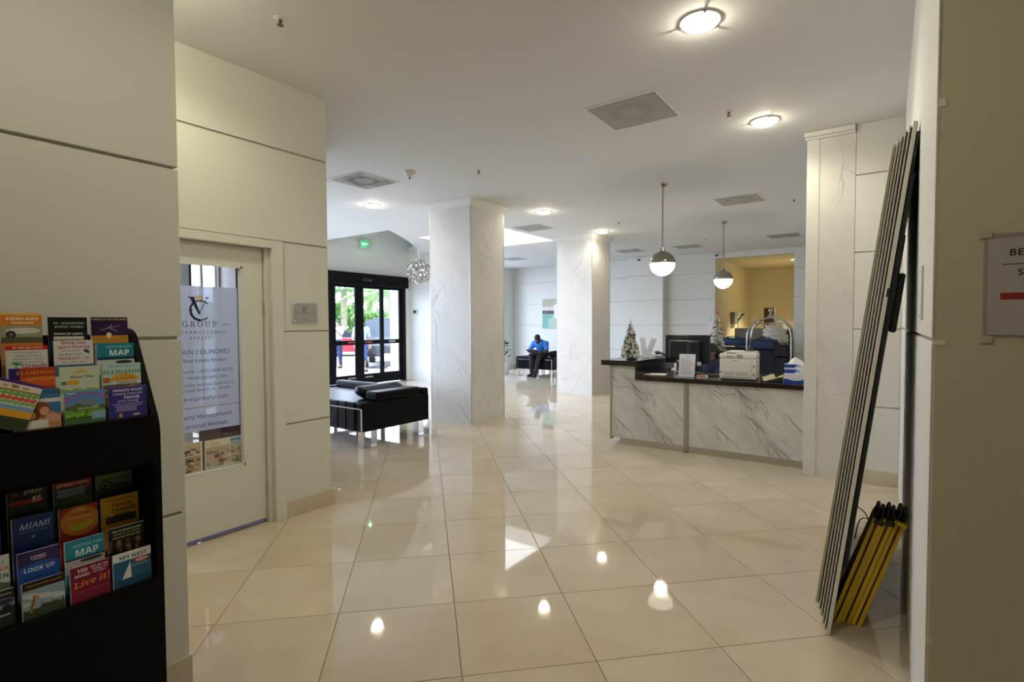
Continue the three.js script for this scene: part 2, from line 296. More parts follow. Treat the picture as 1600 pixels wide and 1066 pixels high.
// office behind the glazed door
{
  struct('wall_office', [bb(-6.75, 0, -3.38, -6.6, HC, -3.11), bb(-6.75, 0, -2.78, -6.6, HC, 1), bb(-6.75, 2.75, -3.11, -6.6, HC, -2.78), bb(-6.6, 0, 1, -3.9, HC, 1.1), bb(-4.0, 0, -.8, -3.9, HC, 1)], M.wallWhite);
  const o = struct('window_3', [bb(-6.7, 0, -3.11, -6.64, 2.75, -3.09), bb(-6.7, 0, -2.8, -6.64, 2.75, -2.78), bb(-6.7, 0, -2.955, -6.64, 2.75, -2.925)], M.whiteTrim);
  part('glass_pane', bb(-6.675, 0, -3.09, -6.667, 2.75, -2.955), M.glass, o); part('glass_pane', bb(-6.675, 0, -2.925, -6.667, 2.75, -2.8), M.glass, o);
}
// lit recess in the ceiling
{
  const o = struct('trim_3', [bb(-8.36, HC + .2, -10.31, -6.09, HC + .4, -10.25), bb(-8.36, HC + .2, -8.1, -6.09, HC + .4, -8.04), bb(-8.36, HC + .2, -10.25, -8.3, HC + .4, -8.1), bb(-6.15, HC + .2, -10.25, -6.09, HC + .4, -8.1)], M.wallWhite);
  o.name = 'trim_ceiling_recess';
}
// ================= COLUMNS =================
function column(name, label, cx, cz, hx, hz, mats, sides = ['+z', '+x', '-z', '-x'], crown = true) {
  const t = thing(name, label, 'column', [cx, 0, cz]);
  part('core', bb(-hx + .02, 0, -hz + .02, hx - .02, HC, hz - .02), M.core, t);
  for (const s of sides) {
    const sg = s[0] === '+' ? 1 : -1, m = mats[s === '+z' ? 0 : s === '+x' ? 1 : 2];
    const g = s[1] === 'z' ? bb(-hx + .018, 0, sg * (hz - .02), hx - .018, 3.31, sg * hz) : bb(sg * (hx - .02), 0, -hz + .018, sg * hx, 3.31, hz - .018);
    if (s[1] === 'z') { const u = g.attributes.uv; for (let i = 0; i < u.count; i++) u.setX(i, u.getX(i) * .6 + cx * .37); } else { const u = g.attributes.uv; for (let i = 0; i < u.count; i++) u.setX(i, u.getX(i) * .7 + cz * .31); }
    part('marble_slab', g, m, t);
  }
  for (const sx of [-1, 1]) for (const sz of [-1, 1]) part('corner_trim', bb(sx * (hx - .018), 0, sz * (hz - .018), sx * (hx + .002), 3.31, sz * (hz + .002), .003), M.brushedTrim, t);
  if (crown) {
    const c = [[0, 3.31], [.006, 3.315], [.012, 3.335], [.035, 3.385], [.04, HC]], P = [], q = (a, b, d, e) => P.push(...a, ...b, ...d, ...a, ...d, ...e);
    for (let k = 0; k < c.length - 1; k++) for (let s = 0; s < 4; s++) {
      const cr = (i, o) => { const sx = [1, -1, -1, 1][i % 4], sz = [1, 1, -1, -1][i % 4]; return [sx * (hx + o[0]), o[1], sz * (hz + o[0])]; };
      q(cr(s + 1, c[k]), cr(s, c[k]), cr(s, c[k + 1]), cr(s + 1, c[k + 1]));
    }
    const g = new THREE.BufferGeometry(); g.setAttribute('position', new THREE.Float32BufferAttribute(P, 3)); g.computeVertexNormals(); part('crown_moulding', metreUV(g), M.wallWhite, t);
  }
  return t;
}
M.brushedTrim = std(rgb(.50, .49, .45), .35, .35);
column('marble_column', 'square white marble clad column beside the black leather sofa', -5.5, -6.46, .42, .42, [M.marble[0], M.marble[1], M.marble[2]]);
column('marble_column', 'square white marble clad column behind the counter\'s left end', -5.49, -10.41, .43, .44, [M.marble[1], M.marble[2], M.marble[0]]);
{
  const t = thing('marble_pilaster', 'white marble clad pilaster at the right end of the reception counter', 'column', [0, 0, 0]);
  part('core', bb(-.66, 0, -6.5, -.268, HC, -6.015), M.core, t);
  part('marble_slab', bb(-.565, 0, -6.02, -.268, 3.34, -6.0), M.marble[2], t);
  part('corner_trim', bb(-.675, 0, -6.2, -.565, 3.34, -5.992, .004), M.whiteTrim, t, null, 'white painted corner trim');
  part('crown_moulding', [bb(-.69, 3.335, -6.2, -.27, 3.36, -5.975, .006), bb(-.70, 3.36, -6.2, -.27, HC, -5.955, .01)], M.wallWhite, t);
}
// ================= CEILING FITTINGS =================
M.lampGlow = new THREE.MeshStandardMaterial({ color: rgb(.9, .88, .8), roughness: .4, emissive: rgb(1, .95, .80), emissiveIntensity: 3.2 });
const lampProto = (() => {
  const t = new THREE.Group();
  part('trim_ring', new THREE.LatheGeometry([[.118, .0], [.124, .0], [.126, -.003], [.124, -.006], [.118, -.006]].map(p => new THREE.Vector2(...p)), 36), M.whiteTrim, t);
  part('glass_dome', new THREE.LatheGeometry([[0, -.045], [.04, -.043], [.08, -.034], [.105, -.021], [.119, -.004]].map(p => new THREE.Vector2(...p)), 32), M.lampGlow, t);
  for (let k = 0; k < 3; k++) { const a = k * 2.094 + .5; part('clip', bb(-.008, -.012, -.006, .008, 0, .006).rotateY(a).translate(.119 * Math.sin(a), -.006, .119 * Math.cos(a)), M.brushed, t); }
  return t;
})();
const LIGHTS = [[-.976, -3.385, 'largest glowing round ceiling lamp nearest the camera'], [-.956, -5.388, 'round ceiling lamp in front of the marble pilaster'], [-6.62, -5.48, 'round ceiling lamp on the left behind the square vent with dust smudges'], [-4.72, -7.51, 'round ceiling lamp just right of the nearer marble column'], [-4.765, -9.84, 'round ceiling lamp above the farther marble column'], [-.95, -.55, 'added unseen ceiling lamp overhead, put in to brighten the near walls', 1.0], [-3.1, -1.2, 'round ceiling lamp overhead near the office door', .75]];  // the overhead lamp near the camera is added, unseen, to brighten the near walls
const lampAt = (x, z, k = 1) => { const l = new THREE.SpotLight(LAMP_C, LAMP_I * k, 0, 1.42, .35, 2); l.position.set(x, HC - .06, z); l.target.position.set(x, 0, z); l.castShadow = true; l.shadow.radius = 4; scene.add(l, l.target); const h = new THREE.PointLight(LAMP_C, LAMP_I * .2, 0, 2); h.position.set(x, HC - .03, z); h.castShadow = true; h.shadow.radius = 1; scene.add(h); };
for (const [x, z, label, k] of LIGHTS) { const l = lampProto.clone(); l.name = numbered('ceiling_lamp'); scene.add(l); l.position.set(x, HC, z); tag(l, label, 'ceiling lamp', 'round ceiling lamps'); lampAt(x, z, k); }

const ventTex = (s, dirt) => tex(256, 256, (u, v) => { const dx = Math.abs(((u * 40) % 1) - .5), dy = Math.abs(((v * 40) % 1) - .5), hole = Math.hypot(dx, dy) < .3 ? .45 : 1; const n = fbm(u * 4, v * 4, 4, 4, s), r = Math.hypot(u - .5, v - .5), ring = Math.max(0, 1 - Math.abs(r - .27 - .1 * (n - .5)) / .1); const d = Math.max(0, n - .35) * dirt + ring * dirt * .5; return mixc([.50 * hole, .48 * hole, .45 * hole], [.10, .09, .08], Math.min(.85, d)); });
M.vent = [ventTex(3, .35), ventTex(9, 1.6), ventTex(15, .3)].map(t => std(0xffffff, .7, 0, { map: t }));
function vent(x, z, m, label, w = .6) {
  const t = thing('ceiling_vent', label, 'ceiling vent', [x, HC, z], 0), h = w / 2, f = .028;
  part('frame', [bb(-h - f, -.008, -h - f, h + f, 0, -h, .003), bb(-h - f, -.008, h, h + f, 0, h + f, .003), bb(-h - f, -.008, -h, -h, 0, h, .003), bb(h, -.008, -h, h + f, 0, h, .003)], M.ceiling, t);
  const g = new THREE.BoxGeometry(w - .012, .005, w - .012); part('perforated_panel', g, M.vent[m], t, [0, -.004, 0]);
  part('shadow_gap', [bb(-h, -.0015, -h, h, -.0005, h)], M.black, t);
}
vent(-1.865, -4.467, 0, 'large square grey ceiling vent with a dust ring, nearest the camera');
vent(-5.59, -4.5, 1, 'square ceiling vent on the left with heavy black dust smudges');
vent(-1.865, -8.56, 0, 'pale square ceiling vent between the two globe pendants');
vent(-5.66, -8.63, 2, 'square ceiling vent beside the bright ceiling recess');
vent(-1.84, -12.62, 2, 'square ceiling vent in front of the luggage alcove');
vent(-5.45, -12.85, 2, 'square ceiling vent right of the farther marble column');
vent(-4.0, -13.0, 2, 'square ceiling vent above the reception back wall');
vent(-8.8, -12.4, 2, 'square ceiling vent seen in the gap between the two columns');
M.sprinkler = std(rgb(.16, .13, .09), .35, .8);
function sprinkler(x, z, label) {
  const t = thing('sprinkler', label, 'sprinkler', [x, HC, z], 0); t.scale.y = .7;
  part('escutcheon', new THREE.LatheGeometry([[.012, -.012], [.034, -.006], [.04, 0]].map(p => new THREE.Vector2(...p)), 20), M.ceiling, t);
  part('head', [cyl(.011, .011, .03, 10).translate(0, -.02, 0), bar([-.012, -.03, 0], [-.004, -.055, 0], .003), bar([.012, -.03, 0], [.004, -.055, 0], .003), cyl(.02, .02, .003, 14).translate(0, -.058, 0)], M.sprinkler, t);
}
sprinkler(-3.056, -1.842, 'sprinkler head on the ceiling above the office door wall'); sprinkler(-4.086, -5.024, 'sprinkler head in front of the nearer marble column');
sprinkler(-1.172, -4.958, 'sprinkler head between the two nearest ceiling lamps'); sprinkler(-1.179, -9.019, 'sprinkler head on the ceiling beside the marble pilaster'); sprinkler(-4.072, -9.103, 'sprinkler head left of the nearer globe pendant'); sprinkler(-3.3, -12.0, 'far sprinkler head between the globe pendants');
{
  const t = thing('smoke_detector', 'white conical smoke detector on the ceiling beside the dusty vent', 'smoke detector', [-4.803, HC, -4.562]);
  part('base', new THREE.LatheGeometry([[0, -.075], [.02, -.074], [.032, -.062], [.07, -.02], [.078, -.012], [.08, 0]].map(p => new THREE.Vector2(...p)), 28), M.plasticW, t);
  part('sensor_tip', cyl(.012, .006, .03, 12).translate(0, -.082, 0), M.plasticD, t);
}
// globe pendants
M.globeGlow = new THREE.MeshStandardMaterial({ color: rgb(.95, .93, .88), roughness: .3, emissive: rgb(1, .95, .84), emissiveIntensity: 1.9 });
const R = .17;
const pend = (() => {
  const t = new THREE.Group();
  part('canopy', new THREE.LatheGeometry([[.012, -.05], [.02, -.048], [.055, -.03], [.062, -.012], [.062, 0]].map(p => new THREE.Vector2(...p)), 28), M.nickel, t);
  const links = []; const top = -.05, bot = -(HC - 2.34) + R + .06; const n = Math.round((top - bot) / .03);
  for (let k = 0; k < n; k++) { const g = new THREE.TorusGeometry(.0125, .0046, 6, 12); g.scale(.75, 1.75, 1); if (k % 2) g.rotateY(Math.PI / 2); g.translate(0, top - .015 - k * (top - bot) / n, 0); links.push(g); }
  const ch = part('chain', links, M.nickel, t); ch.userData.kind = 'stuff';
  const cy = -(HC - 2.34);
  const dome = part('metal_dome', new THREE.LatheGeometry([...Array(15)].map((_, i) => { const a = i / 14 * Math.PI / 2; return new THREE.Vector2(R * Math.cos(a) + .0001, cy + R * Math.sin(a)); }), 40), M.nickel, t);
  part('neck', [cyl(.028, .034, .05, 16).translate(0, cy + R + .012, 0), cyl(.02, .02, .03, 12).translate(0, cy + R + .05, 0)], M.nickel, dome);
  const studs = []; for (let k = 0; k < 12; k++) { const a = k / 12 * Math.PI * 2, b = .22; studs.push(new THREE.SphereGeometry(.009, 8, 6).translate(R * Math.cos(b) * Math.cos(a), cy + R * Math.sin(b), R * Math.cos(b) * Math.sin(a))); }
  part('stud', studs, M.nickel, dome); part('band', new THREE.TorusGeometry(R + .001, .005, 8, 44).rotateX(Math.PI / 2).translate(0, cy + .004, 0), M.nickel, t);
  part('glass_bowl', new THREE.LatheGeometry([...Array(13)].map((_, i) => { const a = i / 12 * Math.PI / 2; return new THREE.Vector2((R - .003) * Math.sin(a), cy - (R - .003) * Math.cos(a)); }), 36), M.globeGlow, t);
  return t;
})();
[[-2.485, -6.97, 'larger globe pendant with mirrored top half, nearer the camera over the counter'], [-2.487, -10.21, 'smaller looking globe pendant farther back in front of the yellow alcove']].forEach(([x, z, label]) => {
  const p = pend.clone(); p.name = numbered('globe_pendant'); scene.add(p); p.position.set(x, HC, z); tag(p, label, 'pendant lamp', 'half mirrored globe pendants');
  const l = new THREE.PointLight(LAMP_C, 1.2, 0, 2); l.position.set(x, 2.34 - R - .05, z); l.castShadow = true; l.shadow.radius = 4; scene.add(l);
});
// lit ceiling recess
{
  M.recess = new THREE.MeshStandardMaterial({ color: rgb(.9, .9, .9), emissive: rgb(.93, .97, 1), emissiveIntensity: 1.2 });
  const t = thing('ceiling_light_panel', 'bright white light panel inside the square ceiling recess between the columns', 'ceiling light', [-7.225, HC + .36, -9.175]);
  part('diffuser', new RoundedBoxGeometry(2.14, .03, 2.14, 1, .005), M.recess, t);
  const l = new THREE.RectAreaLight(rgb(.86, .93, 1), 2.4, 2.1, 2.1); l.position.set(-7.225, HC + .33, -9.175); l.lookAt(-7.225, 0, -9.175); scene.add(l);
}
// alcove downlight
{
  const t = thing('alcove_downlight', 'small warm square downlight in the alcove ceiling', 'ceiling light', [-2.12, 3.3, -16.5]);
  part('rim', [bb(-.12, -.012, -.12, .12, 0, -.09), bb(-.12, -.012, .09, .12, 0, .12), bb(-.12, -.012, -.09, -.09, 0, .09), bb(.09, -.012, -.09, .12, 0, .09)], M.whiteTrim, t);
  part('diffuser', bb(-.09, -.006, -.09, .09, -.001, .09), new THREE.MeshStandardMaterial({ color: rgb(.9, .85, .7), emissive: rgb(1, .88, .6), emissiveIntensity: 2.2 }), t);
  const l = new THREE.SpotLight(rgb(1, .86, .6), 32, 0, .78, .25, 2); l.position.set(-2.12, 3.27, -16.5); l.target.position.set(-2.45, 0, -17.2); l.castShadow = true; l.shadow.radius = 3; scene.add(l, l.target);
}
// small security cameras under the ceiling
for (const [x, y, z, label] of [[-5.75, 3.33, -14.25, 'small dark camera under the ceiling above the left back wall step'], [-3.72, 3.33, -14.58, 'small dark camera at the top left corner of the alcove']]) {
  const t = thing('security_camera', label, 'camera', [x, y, z]); part('bracket', [cyl(.035, .035, .02, 14).translate(0, .07, 0), bar([0, .07, 0], [0, .01, .02], .01)], M.plasticW, t); part('body', rb(.055, .05, .11, .018).rotateX(.3).translate(0, 0, .03), M.plasticD, t);
}
{
  const t = thing('dome_camera', 'black eyed white wall camera right of the entrance doors', 'camera', [-10.44, 1.87, -10.1]);
  part('base', cyl(.075, .085, .05, 24).rotateX(Math.PI / 2).translate(0, 0, .025), M.plasticW, t); part('lens', new THREE.SphereGeometry(.05, 18, 12).translate(0, 0, .05), M.blackGloss, t);
}
// ================= RECEPTION COUNTER =================
const text = (g, s, x, y, px, o = {}) => { g.fillStyle = o.c ?? '#222'; g.font = `${o.w ?? ''} ${px}px ${o.f ?? 'sans-serif'}`.trim(); g.textAlign = o.a ?? 'center'; g.textBaseline = 'middle'; if (o.sp) { const ws = [...s].map(c => g.measureText(c).width + o.sp), tot = ws.reduce((a, b) => a + b, 0) - o.sp; let X = o.a === 'left' ? x : x - tot / 2; g.textAlign = 'left'; [...s].forEach((c, i) => { g.fillText(c, X, y); X += ws[i]; }); } else g.fillText(s, x, y); };
{
  const t = thing('reception_counter', 'reception counter faced in streaked grey marble with a black top', 'reception counter', [0, 0, 0]);
  const zf = -6.19;
  const s = new THREE.Shape(); s.moveTo(-2.855, .08); s.lineTo(-1.942, .08); s.lineTo(-1.942, .825); s.lineTo(-2.535, .825); s.lineTo(-2.535, 1.0); s.lineTo(-2.855, 1.0); s.closePath();
  const gl = new THREE.ExtrudeGeometry(s, { depth: .018, bevelEnabled: true, bevelSize: .002, bevelThickness: .002, bevelSegments: 1 }); gl.translate(0, 0, zf - .02);
  const pl = part('marble_panel', metreUV(gl), M.streak, t);
  const pr = part('marble_panel', bb(-1.885, .08, zf - .02, -.68, .83, zf, .003), M.streak, t);
  const screw = new THREE.SphereGeometry(.007, 8, 5).scale(1, 1, .4);
  for (const [x, y] of [[-2.82, .97], [-2.6, .97], [-2.57, .86], [-2.56, .8], [-2.3, .8], [-2.0, .79], [-2.0, .12], [-2.3, .12], [-2.6, .11], [-2.81, .13]]) part('screw', screw, M.brushed, pl, [x, y, zf + .002]);
  for (const x of [-1.85, -1.62, -1.39, -1.16, -.93, -.73]) for (const y of [.115, .8]) part('screw', screw, M.brushed, pr, [x, y, zf + .002]);
  for (const y of [.33, .58]) { part('screw', screw, M.brushed, pr, [-.74, y, zf + .002]); part('screw', screw, M.brushed, pr, [-1.86, y, zf + .002]); }
  part('corner_post', bb(-2.885, .05, zf - .03, -2.857, 1.0, zf + .004, .002), M.steelBeige, t);
  part('joint_strip', bb(-1.94, .02, zf - .03, -1.887, .83, zf + .006, .002), M.steelBeige, t);
  part('toe_kick', bb(-2.76, 0, zf - .06, -1.95, .08, zf - .025), M.brushed, t); part('toe_kick', bb(-1.90, 0, zf - .05, -.68, .08, zf - .02), M.brushed, t);
  part('side_panel', bb(-2.885, .05, -7.55, -2.87, 1.0, zf - .03), M.streak, t);
  part('carcass', [bb(-2.75, .0, -6.95, -1.95, .81, zf - .062), bb(-1.948, .0, -6.9, -.69, .81, zf - .062), bb(-2.75, 0, -7.55, -2.55, .99, -6.96)], M.black, t);
  part('desk_top', bb(-2.535, .83, -7.1, -.68, .885, -6.15, .006), M.desk, t);
  part('riser', bb(-2.535, .886, -7.55, -2.51, 1.0, -6.16), M.desk, t);
  part('ledge_top', bb(-2.985, 1.0, -7.6, -2.505, 1.066, -6.13, .006), M.desk, t);
  // rear run of the ring shaped desk
  const r = thing('back_counter', 'dark back counter behind the reception desk carrying the second small tree', 'counter', [0, 0, 0]);
  part('front', bb(-3.0, 0, -9.6, -2.1, 1.0, -9.15), M.black, r); part('top', bb(-3.05, 1.0, -9.65, -2.05, 1.06, -9.1, .006), M.desk, r);
}
// monitor, seen from behind
{
  const t = thing('desktop_monitor', 'black computer monitor seen from behind on the reception desk', 'monitor', [-2.11, .885, -6.85], -.05);
  const b = part('housing', rb(.585, .37, .035, .012).translate(0, .31, -.01), M.monitor, t);
  part('rear_shell', rb(.40, .25, .05, .02).translate(-.03, .30, .02), M.monitor, b);
  part('stand_column', rb(.16, .38, .04, .012).translate(.11, .22, .058), M.monitor, t);
  for (let k = 0; k < 4; k++) part('rib', rb(.006, .2, .012, .003).translate(.06 + .03 * k, .3, .079), M.plasticD, b);
  part('vent_slot', bb(-.16, .45, .035, .02, .465, .047, .002), M.plasticD, b);
  part('sticker', bb(.16, .11, .077, .21, .155, .0795), M.plasticW, t); part('sticker', bb(-.13, .14, .009, -.08, .165, .012), M.plasticW, t);
  part('foot', rb(.3, .018, .2, .008).translate(.05, .009, .04), M.plasticD, t);
}
// printer
{
  const t = thing('printer', 'off-white laser printer with its rear grilles facing the lobby', 'printer', [-1.385, .885, -6.475], .09);
  const w = .385, d = .36;
  part('body', rb(w, .235, d, .014).translate(0, .127, 0), M.plasticW, t);
  part('scanner_deck', [rb(w + .006, .055, d + .01, .014).translate(0, .272, 0), rb(w * .8, .03, d * .8, .012).translate(.03, .308, -.02)], M.plasticW, t);
  part('rear_door', rb(.30, .185, .012, .006).translate(-.01, .125, d / 2 + .002), M.plasticW, t);
  for (const [x0, n] of [[-.14, 6], [-.01, 7]]) { const gr = []; for (let k = 0; k < n; k++) for (let q = 0; q < 3; q++) gr.push(bb(x0 + k * .017, .06 + q * .012, d / 2 + .004, x0 + k * .017 + .011, .067 + q * .012, d / 2 + .0095));
  part('grille', gr, M.grille ??= std(rgb(.38, .38, .36), .6), t); }
  for (const [x, y, ww] of [[-.09, .262, .07], [.02, .262, .06], [.02, .281, .06]]) part('vent_slot', bb(x - .03, y - .003, d / 2 + .003, x - .03 + ww, y + .004, d / 2 + .008), M.plasticD, t);
  for (const [x, y] of [[.165, .16], [.165, .07], [-.178, .085]]) part('port', bb(x - .006, y - .012, d / 2 - .004, x + .006, y + .012, d / 2 + .0022), M.plasticD, t);
  part('output_tray', [bb(-.17, .29, .02, -.02, .305, .17, .004), bb(.05, .322, -.1, .16, .33, .06, .004)], M.plasticD, t);
  part('base', rb(w - .02, .02, d - .02, .006).translate(0, .01, 0), M.plasticD, t);
  part('marque', bb(-.05, .216, d / 2 + .007, -.005, .226, d / 2 + .0095), std(rgb(.3, .3, .3), .5), t);
}
// acrylic sign holder, stapler, papers, tissue boxes
const deskSignTex = canvasTex(256, 400, (g, w, h) => { g.fillStyle = '#ebeaf0'; g.fillRect(0, 0, w, h); text(g, 'NOTICE', w / 2, 34, 22, { w: 'bold', c: '#555' }); g.fillStyle = '#9a9aa2'; for (let k = 0; k < 17; k++) g.fillRect(30, 70 + k * 18, 150 + ((k * 53) % 47), 5); });
{
  const t = thing('sign_holder', 'slanted acrylic stand holding a white printed sheet on the reception desk', 'sign holder', [-1.955, .885, -6.33], .03);
  const sh = new RoundedBoxGeometry(.19, .275, .003, 1, .001), p = part('sheet', [sh], M.paper, t); p.rotation.x = -.2; p.position.set(0, .137, -.02);
  const face = new THREE.PlaneGeometry(.186, .27); face.translate(0, 0, .0022); const f = part('print', face, std(0xffffff, .6, 0, { map: deskSignTex }), p);
  const a = part('acrylic_cover', new RoundedBoxGeometry(.2, .285, .003, 1, .001), M.acrylic, t); a.rotation.x = -.2; a.position.set(0, .14, -.015);
  part('foot', bb(-.1, 0, -.07, .1, .004, .05, .0015), M.acrylic, t);
}
{
  const t = thing('stapler', 'small pink and white stapler lying between the sign holder and the printer', 'stapler', [-1.77, .885, -6.32], .1);
  part('base', rb(.13, .01, .03, .004).translate(0, .006, 0), M.plasticW, t); part('arm', rb(.11, .02, .026, .008).rotateZ(.07).translate(-.004, .026, 0), std(rgb(.75, .25, .2), .45), t); part('cap', rb(.03, .026, .03, .01).translate(.055, .022, 0), M.plasticW, t);
}
{
  const t = thing('paper_stack', 'loose paper and brown folder lying flat on the desk beside the raised ledge', 'papers', [-2.38, .885, -6.42], .15);
  part('folder', bb(-.12, 0, -.1, .12, .004, .1), std(rgb(.35, .24, .18), .7), t); part('sheet', bb(-.06, .0045, -.12, .14, .0065, .09), M.paper, t);
}
const tissueTex = canvasTex(256, 128, (g, w, h) => { g.fillStyle = '#e9ebf2'; g.fillRect(0, 0, w, h); g.fillStyle = '#123f9e'; g.beginPath(); g.moveTo(0, 14); g.lineTo(150, 14); g.bezierCurveTo(100, 60, 150, 90, 90, 110); g.lineTo(0, 110); g.closePath(); g.fill(); g.fillStyle = '#7fb0ea'; g.beginPath(); g.ellipse(150, 60, 30, 26, 0, 0, 7); g.fill(); g.fillStyle = '#8d95a8'; g.fillRect(190, 86, 56, 8); g.fillRect(190, 100, 44, 6); });
const tissueTex2 = canvasTex(256, 160, (g, w, h) => { g.fillStyle = '#e4e7ef'; g.fillRect(0, 0, w, h); g.fillStyle = '#1b4fae'; g.fillRect(0, 84, w, 76); g.fillStyle = '#e4e7ef'; g.beginPath(); g.moveTo(40, 84); g.quadraticCurveTo(128, 140, 216, 84); g.fill(); g.fillStyle = '#0b2f80'; g.fillRect(0, 128, w, 12); g.fillStyle = '#d98f8f'; g.fillRect(84, 66, 90, 9); });
M.tissue = std(0xffffff, .55, 0, { map: tissueTex }); M.tissue2 = std(0xffffff, .55, 0, { map: tissueTex2 });
function boxPrint(w, h, d) { const g = new THREE.BoxGeometry(w, h, d); return g; }
{
  const g = 'tissue boxes at the right end of the counter';
  const a = thing('tissue_box', 'lowest blue and white box of the stack at the counter\'s right end', 'tissue box', [-.79, .885, -6.36], .05, g); part('carton', boxPrint(.23, .095, .13).translate(0, .048, 0), M.tissue2, a); part('lid_edge', bb(-.116, .093, -.066, .116, .097, .066), M.paper, a);
  const b = thing('tissue_box', 'middle blue and white tissue box of the stack at the counter\'s right end', 'tissue box', [-.785, .983, -6.36], .02, g); part('carton', boxPrint(.225, .055, .12).translate(0, .028, 0), M.tissue, b); part('lid_edge', bb(-.113, .055, -.061, .113, .058, .061), M.paper, b);
  const c = thing('tissue_box', 'topmost tissue box of the stack with a white tissue pulled out', 'tissue box', [-.785, 1.042, -6.36], .04, g); part('carton', boxPrint(.225, .05, .12).translate(0, .025, 0), M.tissue, c);
  const gt = new THREE.ConeGeometry(.075, .075, 14, 4, true); { const p = gt.attributes.position; for (let i = 0; i < p.count; i++) { const a2 = Math.atan2(p.getZ(i), p.getX(i)); const k = 1 + .25 * Math.sin(a2 * 4 + p.getY(i) * 40); p.setX(i, p.getX(i) * k * 1.2 - p.getY(i) * .2); p.setZ(i, p.getZ(i) * k * .6); } gt.computeVertexNormals(); }
  part('tissue', gt.translate(-.01, .085, 0), std(rgb(.85, .85, .88), .9, 0, { side: THREE.DoubleSide }), c);
}
{ // desk clutter right of the printer
  const t = thing('desk_tray', 'black desk tray with loose yellow slips between the printer and the tissue boxes', 'desk tray', [-1.04, .885, -6.42], .1);
  part('tray', [bb(-.11, 0, -.09, .11, .012, .09, .003), bb(-.11, .012, -.09, .11, .07, -.08), bb(-.11, .012, -.08, -.1, .05, .06), bb(.1, .012, -.08, .11, .05, .06)], M.plasticD, t);
  const s = new THREE.PlaneGeometry(.12, .09, 8, 1); { const p = s.attributes.position; for (let i = 0; i < p.count; i++) p.setZ(i, .02 * Math.sin(p.getX(i) * 30)); s.computeVertexNormals(); }
  part('slip', s.clone().rotateX(-1.1).rotateY(.3).translate(-.02, .048, .11), std(rgb(.62, .55, .32), .8, 0, { side: THREE.DoubleSide }), t); part('slip', s.clone().rotateX(-1.3).rotateY(-.4).translate(.06, .05, .115), std(rgb(.68, .62, .30), .8, 0, { side: THREE.DoubleSide }), t);
}
// keyboard and phone hints on the low desk
{
  const t = thing('keyboard', 'black keyboard on the desk under the monitor', 'keyboard', [-1.75, .885, -6.62], .1); part('base', rb(.42, .018, .13, .006).translate(0, .009, 0), M.plasticD, t); const k = []; for (let r = 0; r < 4; r++) for (let c = 0; c < 14; c++) k.push(bb(-.195 + c * .028, .018, -.05 + r * .027, -.171 + c * .028, .024, -.028 + r * .027)); part('keys', k, M.black, t);
}
// snowy table trees
M.flock = std(rgb(.66, .67, .63), .9); M.flockDark = std(rgb(.16, .17, .13), .9);
function snowTree(h, r) {
  const t = new THREE.Group(), white = [], dark = [];
  const rows = 15;
  for (let k = 0; k < rows; k++) {
    const f = k / rows, y = .06 + f * (h - .09), rad = r * (1 - f) ** .85 + .012, n = Math.max(5, Math.round(15 * (1 - f)) + 4);
    for (let q = 0; q < n; q++) {
      const a = q / n * 6.283 + k * .7 + rr(-.2, .2), L = rad * rr(.8, 1.12), g = new THREE.ConeGeometry(.011 + .009 * (1 - f), L, 5, 1); g.translate(0, -L / 2, 0); g.rotateX(Math.PI); g.rotateZ(0); g.rotateX(1.72 + rr(-.15, .2)); g.rotateY(a); g.translate(0, y + rr(-.008, .008), 0);
      (rnd() < .76 ? white : dark).push(g);
    }
  }
  const tip = new THREE.ConeGeometry(.012, .07, 6); tip.translate(0, h - .03, 0); white.push(tip);
  part('flocked_branches', white, M.flock, t).userData.kind = 'stuff'; part('green_branches', dark, M.flockDark, t).userData.kind = 'stuff';
  part('trunk', cyl(.005, .012, h * .9, 8).translate(0, h * .45, 0), M.flockDark, t); part('base', cyl(.05, .055, .02, 16).translate(0, .01, 0), M.black, t);
  return t;
}
{
  const t = snowTree(.53, .11); t.name = numbered('table_tree'); scene.add(t); t.position.set(-2.68, 1.066, -6.36); tag(t, 'small snow flocked tree on the counter\'s left ledge', 'small tree');
  const u = snowTree(.66, .13); u.name = numbered('table_tree'); scene.add(u); u.position.set(-2.36, 1.06, -9.3); tag(u, 'snow flocked tree with a reddish ornament behind the monitor', 'small tree');
  for (const [x, y, z, c] of [[.0, .655, .0, rgb(.5, .12, .06)], [.07, .52, .05, rgb(.55, .3, .12)], [.09, .42, .04, rgb(.5, .28, .12)]]) part('ornament', new THREE.SphereGeometry(.03, 12, 9), std(c, .35), u, [x, y, z]);
}
// clear V shaped leaflet holder and odds and ends on the ledge
{
  const t = thing('leaflet_holder', 'clear acrylic leaflet stand shaped like a V beside the ledge tree', 'leaflet holder', [-2.73, 1.066, -7.05], .1);
  M.frost = phys(rgb(.86, .86, .90), .25, { transmission: .35, thickness: 0 });
  const v = (x, a) => { const g = rb(.075, .26, .004, .0015, 1); g.rotateZ(a); g.translate(x, .135, 0); return g; };
  part('left_wing', v(-.045, .14), M.frost, t); part('right_wing', v(.055, -.38), M.frost, t); part('foot', bb(-.09, 0, -.05, .09, .006, .05, .002), M.frost, t);
}
{
  const t = thing('barcode_scanner', 'black hand scanner lying on the ledge right of the leaflet stand', 'scanner', [-2.68, 1.066, -7.42], .5);
  part('head', rb(.07, .05, .1, .018).translate(-.03, .04, 0), M.plasticD, t); part('handle', rb(.13, .03, .04, .012).rotateZ(-.3).translate(.05, .022, 0), M.plasticD, t);
  part('cable', tube([[.1, .01, 0], [.16, .02, .03], [.2, .05, .0], [.16, .06, -.05], [.1, .012, -.06]], .005, 30), M.black, t);
}
